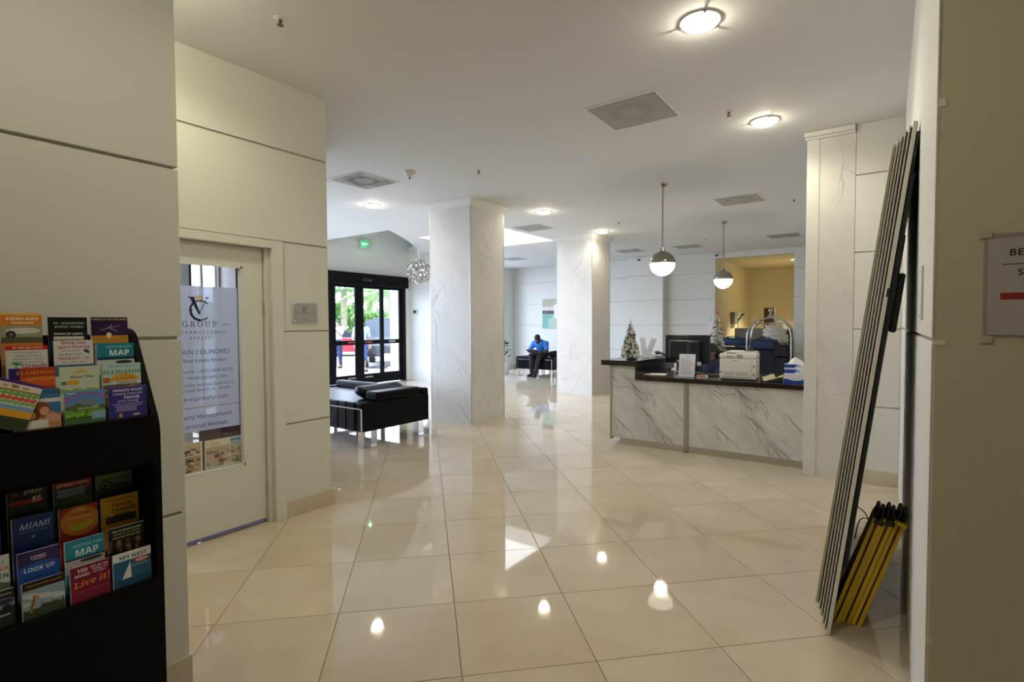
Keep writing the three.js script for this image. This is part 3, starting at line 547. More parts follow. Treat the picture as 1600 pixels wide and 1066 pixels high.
{
  const t = thing('card_terminal', 'black card terminal at the far left end of the ledge', 'card terminal', [-2.9, 1.066, -6.98], .2);
  part('body', rb(.09, .05, .16, .012).rotateX(.25).translate(0, .045, 0), M.plasticD, t); part('screen', bb(-.032, .07, -.05, .032, .074, .0).rotateX(.25), M.blackGloss, t); part('stand', rb(.1, .02, .14, .006).translate(0, .01, 0), M.plasticD, t);
}
// ================= SOFAS =================
function sofaProto() {
  // x: length along the room (0 = arm end facing +x), z: 0 front edge, -1.16 back
  const t = new THREE.Group(), L = 1.95, D = 1.16;
  part('frame_box', bb(-L, .21, -D + .02, -.13, .40, -.02, .012), M.leather, t);
  const cs = part('seat_cushion', rb(L - .25, .17, D - .2, .035).translate(-L / 2 , .475, -D / 2 + .09), M.leather, t);
  const f = []; for (let k = 0; k < 11; k++) { const w = (L - .16) / 11, g = rb(w - .004, .36, .05, .022); g.translate(-.13 - w * (k + .5), .39, -.012); f.push(g); }
  f.forEach(g => part('tufted_panel', g, M.leather, t));
  part('arm', rb(.14, .37, D, .03).translate(-.07, .385, -D / 2), M.leather, t); part('arm', rb(.14, .37, D, .03).translate(-L + .0, .385, -D / 2), M.leather, t);
  part('backrest', rb(L, .44, .12, .03).translate(-L / 2, .43, -D + .07), M.leather, t);
  for (const x of [-.07, -L]) {
    for (const z of [-.02, -.22, -D + .22, -D + .015]) part('leg', bb(x - .03, 0, z - .006, x + .076, .215, z + .006, .002), M.chrome, t);
    part('foot_bar', bb(x - .03, 0, -.22, x + .076, .012, -.02, .002), M.chrome, t); part('foot_bar', bb(x - .03, 0, -D + .015, x + .076, .012, -D + .22, .002), M.chrome, t);
  }
  part('edge_trim', [bb(-.012, .2, .002, .006, .5, .014, .002), bb(-L + .05, .49, .016, -.0, .502, .024, .002)], M.chrome, t);
  return t;
}
const sofa = sofaProto(); sofa.name = numbered('leather_sofa'); scene.add(sofa); sofa.position.set(-5.2, 0, -4.11); tag(sofa, 'low black leather daybed with chrome legs in front of the entrance doors', 'sofa');
{
  const b = thing('bolster', 'rectangular black leather bolster lying on the near arm of the daybed', 'bolster', [-5.27, .57, -4.68]);
  part('pad', rb(.22, .115, .74, .028).translate(0, .058, 0), M.leather, b); part('strap', [bb(-.03, -.0, -.38, .03, .003, .38)], M.black, b);
  const g = new THREE.SphereGeometry(1, 28, 20); { const p = g.attributes.position; for (let i = 0; i < p.count; i++) { const x = p.getX(i), y = p.getY(i), z = p.getZ(i); const s = (v, e) => Math.sign(v) * Math.abs(v) ** e; const sag = .035 * (1 - (z * z)) ; p.setXYZ(i, s(x, .7) * .16, s(y, .8) * (.075 + .03 * z * z) - sag, s(z, .55) * .37); } g.computeVertexNormals(); }
  const c = thing('cushion', 'soft crumpled black leather cushion behind the bolster', 'cushion', [-5.58, .66, -4.72]); part('cover', metreUV(g).rotateZ(-.25), M.leather, c); part('seam', tube([...Array(24)].map((_, k) => { const a = k / 24 * 6.283; return [.155 * Math.cos(a), -.02, .355 * Math.sin(a)]; }), .005, 60, 6, true).rotateZ(-.25), M.black, c);
}
const sofa2 = copyOf(sofa, [-7.72, 0, -12.72], 0, 'black leather daybed with chrome legs on which the man in blue sits'); sofa2.scale.x = .62;
{ const a = thing('bolster', 'black leather bolster at the right end of the far daybed', 'bolster', [-7.82, .57, -13.15]); part('pad', rb(.24, .17, .5, .05).rotateZ(.15).translate(0, .09, 0), M.leather, a); part('strap', bb(-.03, 0, -.26, .03, .004, .26), M.black, a); }
const bench = copyOf(sofa, [-8.0, 0, -13.95], 0, 'second dark daybed low behind the seated man'); bench.scale.set(.5, .55, .5);
// ================= PEOPLE =================
const V3 = (a) => new THREE.Vector3(...a);
function smin(a, b, k) { const h = Math.max(k - Math.abs(a - b), 0) / k; return Math.min(a, b) - h * h * k * .25; }
function capsule(a, b, ra, rb_) { const ax = a[0], ay = a[1], az = a[2], bx = b[0] - ax, by = b[1] - ay, bz = b[2] - az, L = bx * bx + by * by + bz * bz + 1e-9; return (x, y, z) => { const t = Math.max(0, Math.min(1, ((x - ax) * bx + (y - ay) * by + (z - az) * bz) / L)); return Math.hypot(x - ax - t * bx, y - ay - t * by, z - az - t * bz) - (ra + (rb_ - ra) * t); }; }
function ellip(c, r) { const m = Math.min(...r); return (x, y, z) => { const q = Math.hypot((x - c[0]) / r[0], (y - c[1]) / r[1], (z - c[2]) / r[2]); return (q - 1) * m; }; }
function march(parts, k, cell, clip) {
  let lo = [9, 9, 9], hi = [-9, -9, -9]; for (const p of parts.pts) for (let i = 0; i < 3; i++) { lo[i] = Math.min(lo[i], p[i]); hi[i] = Math.max(hi[i], p[i]); }
  lo = lo.map(v => v - .17); hi = hi.map(v => v + .17); const S = Math.max(hi[0] - lo[0], hi[1] - lo[1], hi[2] - lo[2]), res = Math.ceil(S / cell), c = [0, 1, 2].map(i => (lo[i] + hi[i]) / 2);
  const mc = new MarchingCubes(res, new THREE.MeshBasicMaterial(), false, false, 250000); mc.isolation = 0; const f = mc.field;
  for (let z = 0; z < res; z++) for (let y = 0; y < res; y++) for (let x = 0; x < res; x++) {
    const X = c[0] + (x - res / 2) / (res / 2) * S / 2, Y = c[1] + (y - res / 2) / (res / 2) * S / 2, Z = c[2] + (z - res / 2) / (res / 2) * S / 2;
    let d = 9; for (const p of parts.f) d = smin(d, p(X, Y, Z), k); if (clip) d = Math.max(d, clip(X, Y, Z)); f[x + y * res + z * res * res] = -d;
  }
  mc.update(); const n = mc.count ?? mc.geometry.drawRange.count, g = new THREE.BufferGeometry(), P = new Float32Array(n * 3), N = new Float32Array(n * 3);
  for (let i = 0; i < n; i++) for (let q = 0; q < 3; q++) { P[3 * i + q] = mc.positionArray[3 * i + q] * S / 2 + c[q]; N[3 * i + q] = mc.normalArray[3 * i + q]; }
  g.setAttribute('position', new THREE.BufferAttribute(P, 3)); g.computeVertexNormals(); g.setAttribute('normal', new THREE.BufferAttribute(N, 3)); return metreUV(g);
}
const lerp = (a, b, t) => a.map((v, i) => v + (b[i] - v) * t), add = (a, b) => a.map((v, i) => v + b[i]);
// J: joints; wear: materials. Figures face +z in their own axes, the group is turned.
function person(label, pos, ry, J, wear) {
  const t = thing('person', label, 'person', pos, ry), s = {};
  const C = (a, b, ra, r2) => capsule(J[a], J[b], ra, r2), grid = (f, pts, k, cell, clip) => march({ f, pts }, k, cell, clip);
  const hd = J.head, fw = J.face, up = J.up ?? [0, 1, 0];
  const off = (a, b, c) => { const r = new THREE.Vector3().crossVectors(V3(up), V3(fw)); return [0, 1, 2].map(i => hd[i] + r.toArray()[i] * a + up[i] * b + fw[i] * c); };
  const body = [C('neck', 'head', .055, .06), C('pelvis', 'chest', .125, .135), C('chest', 'neck', .12, .06)];
  const arms = [], legs = [], shirt = [C('pelvis', 'chest', .14, .155), capsule(J.shL, J.shR, .085, .085), capsule(J.chest, lerp(J.chest, J.neck, .7), .14, .085)], pants = [capsule(J.pelvis, lerp(J.pelvis, J.chest, .25), .15, .145)];
  for (const q of ['L', 'R']) {
    body.push(capsule(J.chest, J['sh' + q], .09, .06), C('sh' + q, 'el' + q, .052, .042), C('el' + q, 'wr' + q, .042, .028));
    body.push(C('hip' + q, 'kn' + q, .08, .055), C('kn' + q, 'an' + q, .055, .036), capsule(J['an' + q], J['to' + q], .036, .032));
    shirt.push(capsule(J['sh' + q], lerp(J['sh' + q], J['el' + q], wear.sleeve ?? .75), .068, .064));
    pants.push(capsule(J['hip' + q], J['kn' + q], .098, .078)); pants.push(capsule(J['kn' + q], lerp(J['kn' + q], J['an' + q], wear.leg ?? .95), .078, wear.leg < .6 ? .08 : .056));
  }
  const pts = Object.entries(J).filter(([k]) => k !== 'face' && k !== 'up').map(([, v]) => v);
  const head = [ellip(off(0, .02, -.008), [.078, .108, .094]), capsule(off(0, -.06, .035), off(0, -.085, .06), .05, .032), capsule(off(0, .0, .09), off(0, -.03, .105), .012, .017), capsule(off(-.018, -.062, .082), off(.018, -.062, .082), .013, .013), capsule(off(.078, 0, -.01), off(.08, -.035, -.012), .018, .013), capsule(off(-.078, 0, -.01), off(-.08, -.035, -.012), .018, .013), capsule(off(-.045, .03, .078), off(.045, .03, .078), .014, .014), capsule(J.neck, hd, .055, .055)];
  const hp = [off(0, .1, 0), off(0, -.12, 0), off(.1, 0, .1), off(-.1, 0, -.1)];
  const gs = [grid(body, pts, .05, .016), grid(head, hp, .018, .006)];
  for (const q of ['L', 'R']) { // hand: palm, four fingers, thumb
    const w = V3(J['wr' + q]), dir = V3(J['wr' + q]).sub(V3(J['el' + q])).normalize(); if (J['hd' + q]) dir.copy(V3(J['hd' + q])).normalize();
    const side = new THREE.Vector3().crossVectors(dir, V3(J['pn' + q] ?? [0, 1, 0])).normalize(), pn = new THREE.Vector3().crossVectors(side, dir);
    const at = (a, b, c) => w.clone().addScaledVector(dir, a).addScaledVector(side, b).addScaledVector(pn, c).toArray();
    const f = [capsule(at(-.02, 0, 0), at(.03, 0, 0), .028, .03), capsule(at(.03, -.024, 0), at(.085, -.028, 0), .016, .014), capsule(at(.03, .022, 0), at(.08, .026, 0), .016, .014), capsule(at(.03, 0, 0), at(.085, 0, 0), .017, .016)];
    [[-.032, .062], [-.011, .074], [.011, .07], [.031, .055]].forEach(([b, L]) => { f.push(capsule(at(.085, b, 0), at(.085 + L * .5, b * 1.1, -.006), .0095, .009), capsule(at(.085 + L * .5, b * 1.1, -.006), at(.085 + L * .92, b * 1.1, -.024), .009, .008)); });
    const sg = q === 'L' ? 1 : -1; f.push(capsule(at(.02, -sg * .026, -.004), at(.055, -sg * .052, -.014), .013, .011), capsule(at(.055, -sg * .052, -.014), at(.082, -sg * .056, -.022), .011, .009));
    gs.push(grid(f, [at(.04, 0, 0), at(.12, 0, -.02)], .012, .006));
  }
  part('body', gs, wear.skin, t);
  part('shirt', grid(shirt, [J.pelvis, J.chest, J.neck, J.shL, J.shR, J.elL, J.elR], .05, .014), wear.shirt, t);
  part(wear.leg < .6 ? 'shorts' : 'trousers', grid(pants, [J.pelvis, J.hipL, J.hipR, J.knL, J.knR, J.anL, J.anR], .045, .015), wear.pants, t);
  for (const q of ['L', 'R']) { const d = V3(J['to' + q]).sub(V3(J['an' + q])).setY(0).normalize().toArray(), h = J['an' + q], sole = Math.min(h[1], J['to' + q][1]) - .03; part('shoe', grid([capsule([h[0] - d[0] * .03, sole + .035, h[2] - d[2] * .03], add(J['to' + q], [d[0] * .03, -.0, d[2] * .03]), .046, .04), capsule(h, [h[0], sole + .03, h[2]], .045, .05)], [h, J['to' + q]], .03, .009), M.shoe, t); }
  const hair = [ellip(off(0, .045, -.022), [.088, .1, .1])]; if (wear.long) hair.push(ellip(off(0, -.03, -.07), [.095, .13, .06]));
  const front = (x, y, z) => { const p = [x - hd[0], y - hd[1], z - hd[2]], f = p[0] * fw[0] + p[1] * fw[1] + p[2] * fw[2], u = p[0] * up[0] + p[1] * up[1] + p[2] * up[2]; return Math.min(1, (f - .045) - Math.max(0, u - .045) * 1.6 - (wear.long ? .01 : 0)) * .7; };
  part('hair', grid(hair, hp, .03, .007, wear.long ? front : (x, y, z) => Math.max(front(x, y, z), -(y - hd[1]) - .01)), M.hair, t);
  for (const q of [-1, 1]) { const e = off(q * .034, .008, .078); part('eye', new THREE.SphereGeometry(.012, 10, 8), wear.eye ?? M.paper, t, e); }
  return t;
}
// man in blue, seated on the far daybed, bent forward over a laptop on his thighs
person('man in a bright blue polo shirt sitting bent forward on the far daybed', [-8.24, 0, -13.02], .12, {
  pelvis: [0, .66, -.06], chest: [0, .93, .10], neck: [0, 1.03, .19], head: [0, 1.08, .30], face: [0, -.62, .785], up: [0, .785, .62],
  shL: [.185, .95, .13], shR: [-.185, .95, .13], elL: [.30, .74, .30], elR: [-.29, .74, .26], wrL: [.12, .69, .46], wrR: [-.14, .69, .44], hdL: [-.7, -.1, .5], hdR: [.7, -.1, .5],
  hipL: [.10, .64, -.02], hipR: [-.10, .64, -.02], knL: [.12, .60, .43], knR: [-.14, .60, .42], anL: [.02, .09, .50], anR: [-.12, .09, .44], toL: [.04, .045, .65], toR: [-.14, .045, .60],
}, { skin: M.skin, shirt: M.blueShirt, pants: M.darkCloth, sleeve: .7 });
{ const t = thing('laptop', 'dark laptop on the lap of the man in blue', 'laptop', [-8.19, .705, -12.59], .12); part('base', rb(.33, .016, .22, .006).translate(0, .008, 0), M.plasticD, t); const l = part('lid', rb(.33, .21, .008, .004).translate(0, .105, 0), M.plasticD, t, [0, .014, .11]); l.rotation.x = 1.15; }
// receptionist, mostly hidden by the monitor
person('dark-haired receptionist in a navy top seated behind the monitor', [-2.03, 0, -7.72], -.45, {
  pelvis: [0, .54, -.1], chest: [0, .86, -.06], neck: [0, 1.0, -.02], head: [0, 1.11, .045], face: [0, -.45, .893], up: [0, .893, .45],
  shL: [.17, .94, -.03], shR: [-.17, .94, -.03], elL: [.23, .72, .12], elR: [-.23, .72, .12], wrL: [.1, .80, .32], wrR: [-.1, .80, .32],
  hipL: [.09, .52, -.06], hipR: [-.09, .52, -.06], knL: [.1, .5, .34], knR: [-.1, .5, .34], anL: [.1, .1, .3], anR: [-.1, .1, .3], toL: [.1, .05, .45], toR: [-.1, .05, .45],
}, { skin: M.skinLight, shirt: M.navyCloth, pants: M.darkCloth, long: true });
{ const t = thing('office_chair', 'black office chair under the receptionist', 'chair', [-2.03, 0, -7.8], -.45); part('seat', rb(.46, .08, .46, .03).translate(0, .43, 0), M.leather, t); part('backrest', rb(.42, .5, .06, .025).translate(0, .75, -.27), M.leather, t); part('column', cyl(.025, .025, .33, 12).translate(0, .24, 0), M.chrome, t); for (let k = 0; k < 5; k++) { const a = k * 1.2566; const l = part('leg', bar([0, .08, 0], [.28 * Math.sin(a), .05, .28 * Math.cos(a)], .018), M.plasticD, t); part('caster', new THREE.SphereGeometry(.026, 10, 8).translate(.28 * Math.sin(a), .027, .28 * Math.cos(a)), M.plasticD, l); } }
// ================= BROCHURE RACK =================
{
  const t = thing('brochure_rack', 'tall black brochure rack against the left wall filled with leaflets', 'brochure rack', [0, 0, 0]);
  const prof = (zz) => { const s = new THREE.Shape(); s.moveTo(-2.384, 0); s.lineTo(-2.384, 1.52); s.lineTo(-2.24, 1.52); s.quadraticCurveTo(-2.185, 1.515, -2.165, 1.48); s.lineTo(-2.02, 1.235); s.quadraticCurveTo(-2.0, 1.2, -2.0, 1.16); s.lineTo(-2.0, 0); s.closePath(); const g = new THREE.ExtrudeGeometry(s, { depth: .016, bevelEnabled: true, bevelSize: .003, bevelThickness: .003, bevelSegments: 2 }); return g.translate(0, 0, zz); };
  part('side_panel', prof(-.739), M.rackBlack = phys(rgb(.003, .003, .003), .5, { specularIntensity: .25 }), t); part('side_panel', prof(-.16), M.rackBlack, t);
  part('back_panel', bb(-2.384, .02, -.72, -2.372, 1.5, -.16), M.rackBlack, t);
  const W = [-.722, -.16];
  part('front_panel', bb(-2.012, 1.075, W[0], -1.992, 1.232, W[1], .003), M.rackBlack, t); part('front_panel', bb(-2.012, .02, W[0], -1.992, .68, W[1], .003), M.rackBlack, t);
  part('shelf', bb(-2.372, 1.06, W[0], -2.012, 1.075, W[1]), M.rackBlack, t); part('shelf', bb(-2.372, .48, W[0], -2.012, .5, W[1]), M.rackBlack, t); part('shelf', bb(-2.372, .0, W[0], -2.01, .03, W[1]), M.rackBlack, t);
  part('pale_lip', bb(-2.19, 1.04, -.69, -2.186, 1.052, -.30, .001), std(rgb(.55, .54, .48), .3), t, null, 'pale strip along the upper edge of the lower tier');  // shelf lip; the reflection along it is put into its pale colour
  for (const [x, y] of [[-2.115, 1.46], [-2.065, 1.39], [-2.02, 1.32], [-2.115, .945], [-2.065, .855], [-2.02, .775]]) part('step_panel', bb(x - .048, y - .2, W[0], x - .043, y - .03, W[1]), M.rackBlack, t);
  for (const z of [-.378, -.4875, -.5985, -.268]) { part('divider', bb(-2.37, 1.08, z - .002, -2.02, 1.26, z + .002), M.rackBlack, t); part('divider', bb(-2.37, .5, z - .002, -2.02, .71, z + .002), M.rackBlack, t); }
}
const CW = 170, CH = 341; let cellN = 0; const cells = [];
const cell = (draw) => { cells.push(draw); return cellN++; };
const F = (g, c, x, y, w, h) => { g.fillStyle = c; g.fillRect(x, y, w, h); };
const lines = (g, x, y, w, n, c, step = 11) => { for (let k = 0; k < n; k++) F(g, c, x + ((k * 7) % 9), y + k * step, w - ((k * 29) % 30), 4); };
const hills = (g, y, c, a = 16, p = 0) => { g.fillStyle = c; g.beginPath(); g.moveTo(0, CH); for (let x = 0; x <= CW; x += 6) g.lineTo(x, y + a * Math.sin(x * .045 + p) + a * .5 * Math.sin(x * .13 + p * 2)); g.lineTo(CW, CH); g.fill(); };
const blob = (g, c, x, y, rx, ry = rx, r = 0) => { g.fillStyle = c; g.beginPath(); g.ellipse(x, y, rx, ry, r, 0, 7); g.fill(); };
const Wd = { w: 'bold' };
const B = []; // [column, tier x, top y, cell, label, thickness, extra]
const add_ = (col, tier, lbl, draw, o = {}) => B.push({ col, tier, lbl, c: cell(draw), ...o });
add_(1, 0, 'orange and yellow leaflet with a car photo, leftmost in the top row', g => { F(g, '#d9822a', 0, 0, CW, CH); F(g, '#e9b94a', 0, 0, CW, 12); text(g, 'EVERGLADES', 88, 30, 22, { w: 'bold', c: '#f4f0e4' }); text(g, 'SAFARI PARK', 88, 50, 15, { w: 'bold', c: '#f4f0e4' }); F(g, '#9a9c86', 0, 66, CW, 90); blob(g, '#d8d2c2', 90, 92, 70, 16); blob(g, '#2a2a2a', 40, 112, 20); blob(g, '#777', 40, 112, 9); F(g, '#5b5a46', 0, 126, CW, 30); }, { th: .02, dy: .008 });
add_(2, 0, 'black leaflet with white lettering, middle of the top row', g => { F(g, '#101114', 0, 0, CW, CH); text(g, 'ST. AUGUSTINE', 90, 34, 17, { f: 'serif', w: 'bold', c: '#c9c9c4' }); text(g, 'PONTE VEDRA', 90, 54, 17, { f: 'serif', w: 'bold', c: '#c9c9c4' }); text(g, 'NIGHTS OF LIGHTS', 86, 92, 14, { w: 'bold', c: '#fff' }); F(g, '#d8d3c4', 22, 106, 130, 18); F(g, '#1c2b4d', 0, 130, CW, 60); });
add_(3, 0, 'dark purple circus leaflet with yellow title, right end of the top row', g => { F(g, '#2a1740', 0, 0, CW, CH); text(g, 'CIRQUE AT THE DIPLOMAT', 85, 13, 13, { w: 'bold', c: '#d9cf4a' }); g.strokeStyle = '#a77cc0'; g.lineWidth = 5; g.beginPath(); g.moveTo(40, 78); g.lineTo(80, 62); g.lineTo(96, 40); g.moveTo(80, 62); g.lineTo(130, 50); g.moveTo(80, 62); g.lineTo(120, 84); g.stroke(); F(g, '#b9862f', 0, 106, CW, 50); blob(g, '#f0ddb0', 80, 104, 12, 16); });
add_(1, 1, 'white leaflet with red top band and green palm emblem', g => { F(g, '#d9d8cc', 0, 0, CW, CH); F(g, '#c22525', 0, 0, CW, 22); text(g, 'IN TIME RIDE PRICES', 88, 11, 12, { w: 'bold', c: '#eec' }); ['Visit us Early Resort', 'Medical Equipment', 'Family Rental · Repairs', 'and much, much more'].forEach((s, k) => text(g, s, 88, 36 + k * 16, 12, { c: '#56657c' })); text(g, 'Gemily', 112, 104, 30, { f: 'serif', w: 'italic bold', c: '#8e2b4a' }); g.strokeStyle = '#2f7d43'; g.lineWidth = 5; for (const a of [-2.6, -2, -1.2, -.4, 0]) { g.beginPath(); g.moveTo(40, 96); g.lineTo(40 + 22 * Math.cos(a), 96 + 18 * Math.sin(a)); g.stroke(); } g.beginPath(); g.moveTo(40, 96); g.lineTo(36, 124); g.stroke(); }, { th: .008 });
add_(2, 1, 'white fishing leaflet with red lettering and a leaping fish', g => { F(g, '#dcdcd8', 0, 0, CW, CH); text(g, 'Deep Sea', 86, 14, 24, { w: 'bold', c: '#b23c48' }); text(g, 'Sport Fishing', 84, 38, 22, { w: 'italic bold', c: '#b23c48' }); text(g, 'PRIVATE CHARTER', 70, 58, 10, { c: '#555' }); text(g, 'FISHING TRIPS', 70, 76, 15, { c: '#556' }); text(g, 'THERAPY - IV', 84, 98, 20, { f: 'serif', w: 'bold', c: '#c0392b' }); text(g, 'TAGS · CREDITS · BOOK', 84, 120, 10, { c: '#555' }); F(g, '#4f6f8f', 0, 132, CW, 60); blob(g, '#2b3036', 140, 62, 15, 8, .6); }, { th: .006, dy: .015 });
add_(3, 1, 'teal visitor map leaflet in the upper section, right column', g => { F(g, '#1f8093', 0, 0, CW, CH); text(g, 'VISITOR FUN', 100, 22, 19, { w: 'bold', c: '#8fd0da' }); text(g, 'MAP', 100, 56, 44, { w: 'bold', c: '#e8f4f4' }); F(g, '#173f57', 0, 80, CW, 14); F(g, '#cfcfcf', 0, 96, CW, 80); blob(g, '#333', 120, 110, 40, 10); }, { th: .03 });
add_(1, 2, 'red and orange garden leaflet under the tilted loose flyer', g => { F(g, '#b33a22', 0, 0, CW, CH); F(g, '#39256b', 0, 0, 40, 60); F(g, '#d8602a', 60, 50, 110, 46); text(g, 'FLAMINGO', 96, 26, 24, { f: 'serif', w: 'bold', c: '#e0a23c' }); text(g, 'GARDENS', 104, 56, 25, { f: 'serif', w: 'bold', c: '#e0a23c' }); F(g, '#2b6f95', 0, 110, CW, 60); F(g, '#c9bfa8', 0, 150, CW, 190); }, { dy: .0, w: .104 });
add_(2, 2, 'pale green leaflet with a yellow logo and yellow block', g => { F(g, '#ccd6bd', 0, 0, CW, CH); blob(g, '#d6b93a', 88, 32, 34, 5); F(g, '#d6b93a', 74, 20, 20, 6); F(g, '#d6b93a', 88, 16, 22, 5); text(g, 'Miami Time', 94, 56, 18, { w: 'bold italic', c: '#3c4a3a' }); F(g, '#e7b52f', 30, 72, 50, 24); F(g, '#3c8a6a', 8, 78, 20, 18); for (let k = 0; k < 9; k++) blob(g, '#8db87a', 10 + k * 19, 128 + (k % 3) * 4, 14, 12); });
add_(3, 2, 'light blue leaflet with green and orange reptile park title', g => { F(g, '#b7d6d6', 0, 0, CW, CH); text(g, 'EVERGLADES', 88, 16, 18, { c: '#48606a', sp: 3 }); blob(g, '#e3a33a', 96, 92, 62, 34); text(g, 'ALLIGATOR', 84, 48, 28, { f: 'serif', w: 'bold', c: '#2f7a35' }); text(g, 'FARM', 96, 80, 27, { f: 'serif', w: 'bold', c: '#9b8a1f' }); F(g, '#cfdfe6', 40, 100, 130, 16); text(g, 'everglades.com', 104, 108, 12, { w: 'bold', c: '#223' }); F(g, '#6c5a33', 0, 118, CW, 223); for (let k = 0; k < 16; k++) blob(g, ['#8a7a44', '#50401f', '#a18d52'][k % 3], (k * 37) % CW, 124 + (k * 23) % 60, 12, 6); blob(g, '#c06a28', 16, 92, 18, 16); }, { w: .106, th: .012 });
add_(1, 3, 'photo leaflet with two long-haired people, lower left of the upper section', g => { F(g, '#3f78ad', 0, 0, CW, CH); F(g, '#ded9cd', 0, 20, CW, 20); hills(g, 90, '#c98f62', 8); blob(g, '#8a4a26', 96, 74, 34, 40); blob(g, '#dba27e', 108, 82, 18, 22); blob(g, '#6b351c', 66, 98, 24, 38); blob(g, '#d29a78', 62, 100, 13, 18); F(g, '#e6e2da', 30, 124, 90, 40); blob(g, '#d9a183', 140, 118, 28, 20, .5); F(g, '#5a84b4', 0, 100, 30, 60); text(g, 'rev 97', 26, 118, 15, { w: 'italic', c: '#fff' }); }, { w: .104, dy: -.005 });
add_(2, 3, 'landscape leaflet with blue sky, pink arched title and green trees', g => { F(g, '#5c8fd0', 0, 0, CW, CH); for (let k = 0; k < 15; k++) { const a = Math.PI * (1.12 + .76 * k / 14); blob(g, '#b85a9a', 92 + 96 * Math.cos(a), 78 + 62 * Math.sin(a), 6, 8, a); } hills(g, 58, '#7b8ea0', 16, 1); hills(g, 78, '#4f7350', 10, 2); for (let k = 0; k < 26; k++) blob(g, ['#6fa32d', '#86b83a', '#3f6a2c'][k % 3], (k * 41) % CW, 104 + (k * 17) % 50, 12, 9); text(g, 'EXPLORE MORE', 96, 92, 12, { w: 'bold', c: '#e8d9a0' }); blob(g, '#8c4a5a', 28, 82, 9); text(g, 'Explore', 26, 10, 11, { c: '#fff' }); F(g, '#8fb3d6', 110, 112, 60, 40); });
add_(3, 3, 'purple charter leaflet with white lettering, lower right of the upper section', g => { F(g, '#3a2f86', 0, 0, CW, CH); F(g, '#51449c', 0, 0, CW, 12); text(g, 'PRIVATE SPORT', 86, 22, 18, { w: 'bold', c: '#f1effa' }); text(g, 'FISHING CHARTERS', 84, 42, 14, { w: 'bold', c: '#d9d6ee' }); text(g, 'Family', 100, 62, 22, { w: 'italic bold', c: '#f1effa' }); text(g, 'Drift Fishing', 84, 82, 17, { w: 'italic', c: '#e5e2f4' }); F(g, '#c9c4e6', 18, 96, 134, 3); lines(g, 26, 106, 118, 4, '#b8b2dc', 9); blob(g, '#caa86a', 50, 160, 8, 14); blob(g, '#d9c490', 120, 160, 16, 6); F(g, '#4a1f66', 0, 170, CW, 171); }, { w: .106 });
// lower section
add_(0, 4, 'sliver of an orange and blue leaflet at the frame\'s left edge', g => { F(g, '#c2602c', 0, 0, CW, 70); F(g, '#31649a', 0, 70, CW, 271); });
add_(1, 4, 'dark speed leaflet with a red price bar', g => { F(g, '#17130f', 0, 0, CW, CH); text(g, 'SPEED', 106, 22, 27, { w: 'italic bold', c: '#c9c2ae' }); text(g, 'GO', 34, 24, 22, { w: 'bold', c: '#b03a2a' }); F(g, '#a5241f', 10, 58, 140, 26); text(g, '$5', 118, 62, 38, { w: 'bold italic', c: '#f0e9de' }); F(g, '#1d2d1a', 0, 96, CW, 245); });
add_(2, 4, 'boat ride leaflet with a red top band and white title', g => { F(g, '#2a3946', 0, 0, CW, CH); F(g, '#a01c2c', 0, 0, CW, 42); text(g, 'JETBOAT RIDES', 86, 24, 20, { w: 'bold', c: '#f0dcd4' }); lines(g, 12, 50, 146, 5, '#9fb6c6', 9); hills(g, 104, '#3d5a34', 8); });
add_(3, 4, 'green leaflet with a round black alligator emblem', g => { F(g, '#3d7a38', 0, 0, CW, CH); F(g, '#56903f', 0, 0, CW, 30); text(g, 'EVERGLADES PARK', 96, 22, 15, { w: 'bold', c: '#c98a38' }); F(g, '#6a7d74', 0, 40, CW, 70); hills(g, 74, '#27352a', 9); g.strokeStyle = '#101510'; g.lineWidth = 7; g.beginPath(); g.ellipse(46, 70, 24, 24, 0, 0, 7); g.stroke(); blob(g, '#101510', 46, 70, 14, 7, .5); }, { w: .104 });
add_(1, 5, 'plain blue leaflet with a slanted white city name', g => { F(g, '#1d3f8c', 0, 0, CW, CH); text(g, 'MIAMI', 90, 50, 42, { w: 'italic', c: '#dfe8f4' }); F(g, '#7f9cc9', 24, 76, 120, 3); blob(g, '#7fb2a0', 84, 108, 8, 8); });
add_(2, 5, 'orange leaflet with a yellow arrow shape on red', g => { F(g, '#a8321c', 0, 0, CW, CH); blob(g, '#e08a25', 90, 84, 84, 78); text(g, 'THERES', 88, 24, 16, { w: 'bold', c: '#f2d9a8' }); text(g, 'MORE FUN', 92, 44, 17, { w: 'bold', c: '#b23a1a' }); text(g, 'AT THE STATION', 90, 62, 14, { w: 'bold', c: '#f2d9a8' }); g.fillStyle = '#dfd030'; g.beginPath(); g.moveTo(40, 90); g.lineTo(80, 104); g.lineTo(140, 84); g.lineTo(150, 108); g.lineTo(100, 136); g.lineTo(50, 132); g.fill(); });
add_(3, 5, 'yellow leaflet with brown script lettering', g => { F(g, '#d6a417', 0, 0, CW, CH); text(g, 'KEN CRABBY GRUNT', 86, 22, 13, { w: 'bold', c: '#5a2d12' }); text(g, 'Funny', 92, 52, 32, { w: 'italic bold', c: '#8a2f18' }); text(g, 'Comedy', 98, 82, 30, { w: 'italic bold', c: '#5a1f10' }); text(g, 'WEEKENDS', 92, 106, 15, { w: 'bold', c: '#3a2010' }); F(g, '#201510', 16, 112, 140, 40); }, { w: .104, th: .012 });
add_(0, 6, 'white leaflet with orange and navy words at the frame\'s left edge', g => { F(g, '#d5dad8', 0, 0, CW, CH); text(g, 'HOTELS', 110, 34, 22, { w: 'bold', c: '#7a8088' }); text(g, 'FLORIDA', 112, 66, 26, { w: 'bold', c: '#c8652e' }); text(g, 'KEEN', 128, 100, 30, { w: 'bold', c: '#27406e' }); hills(g, 130, '#5d7a58', 6); }, { dy: .01 });
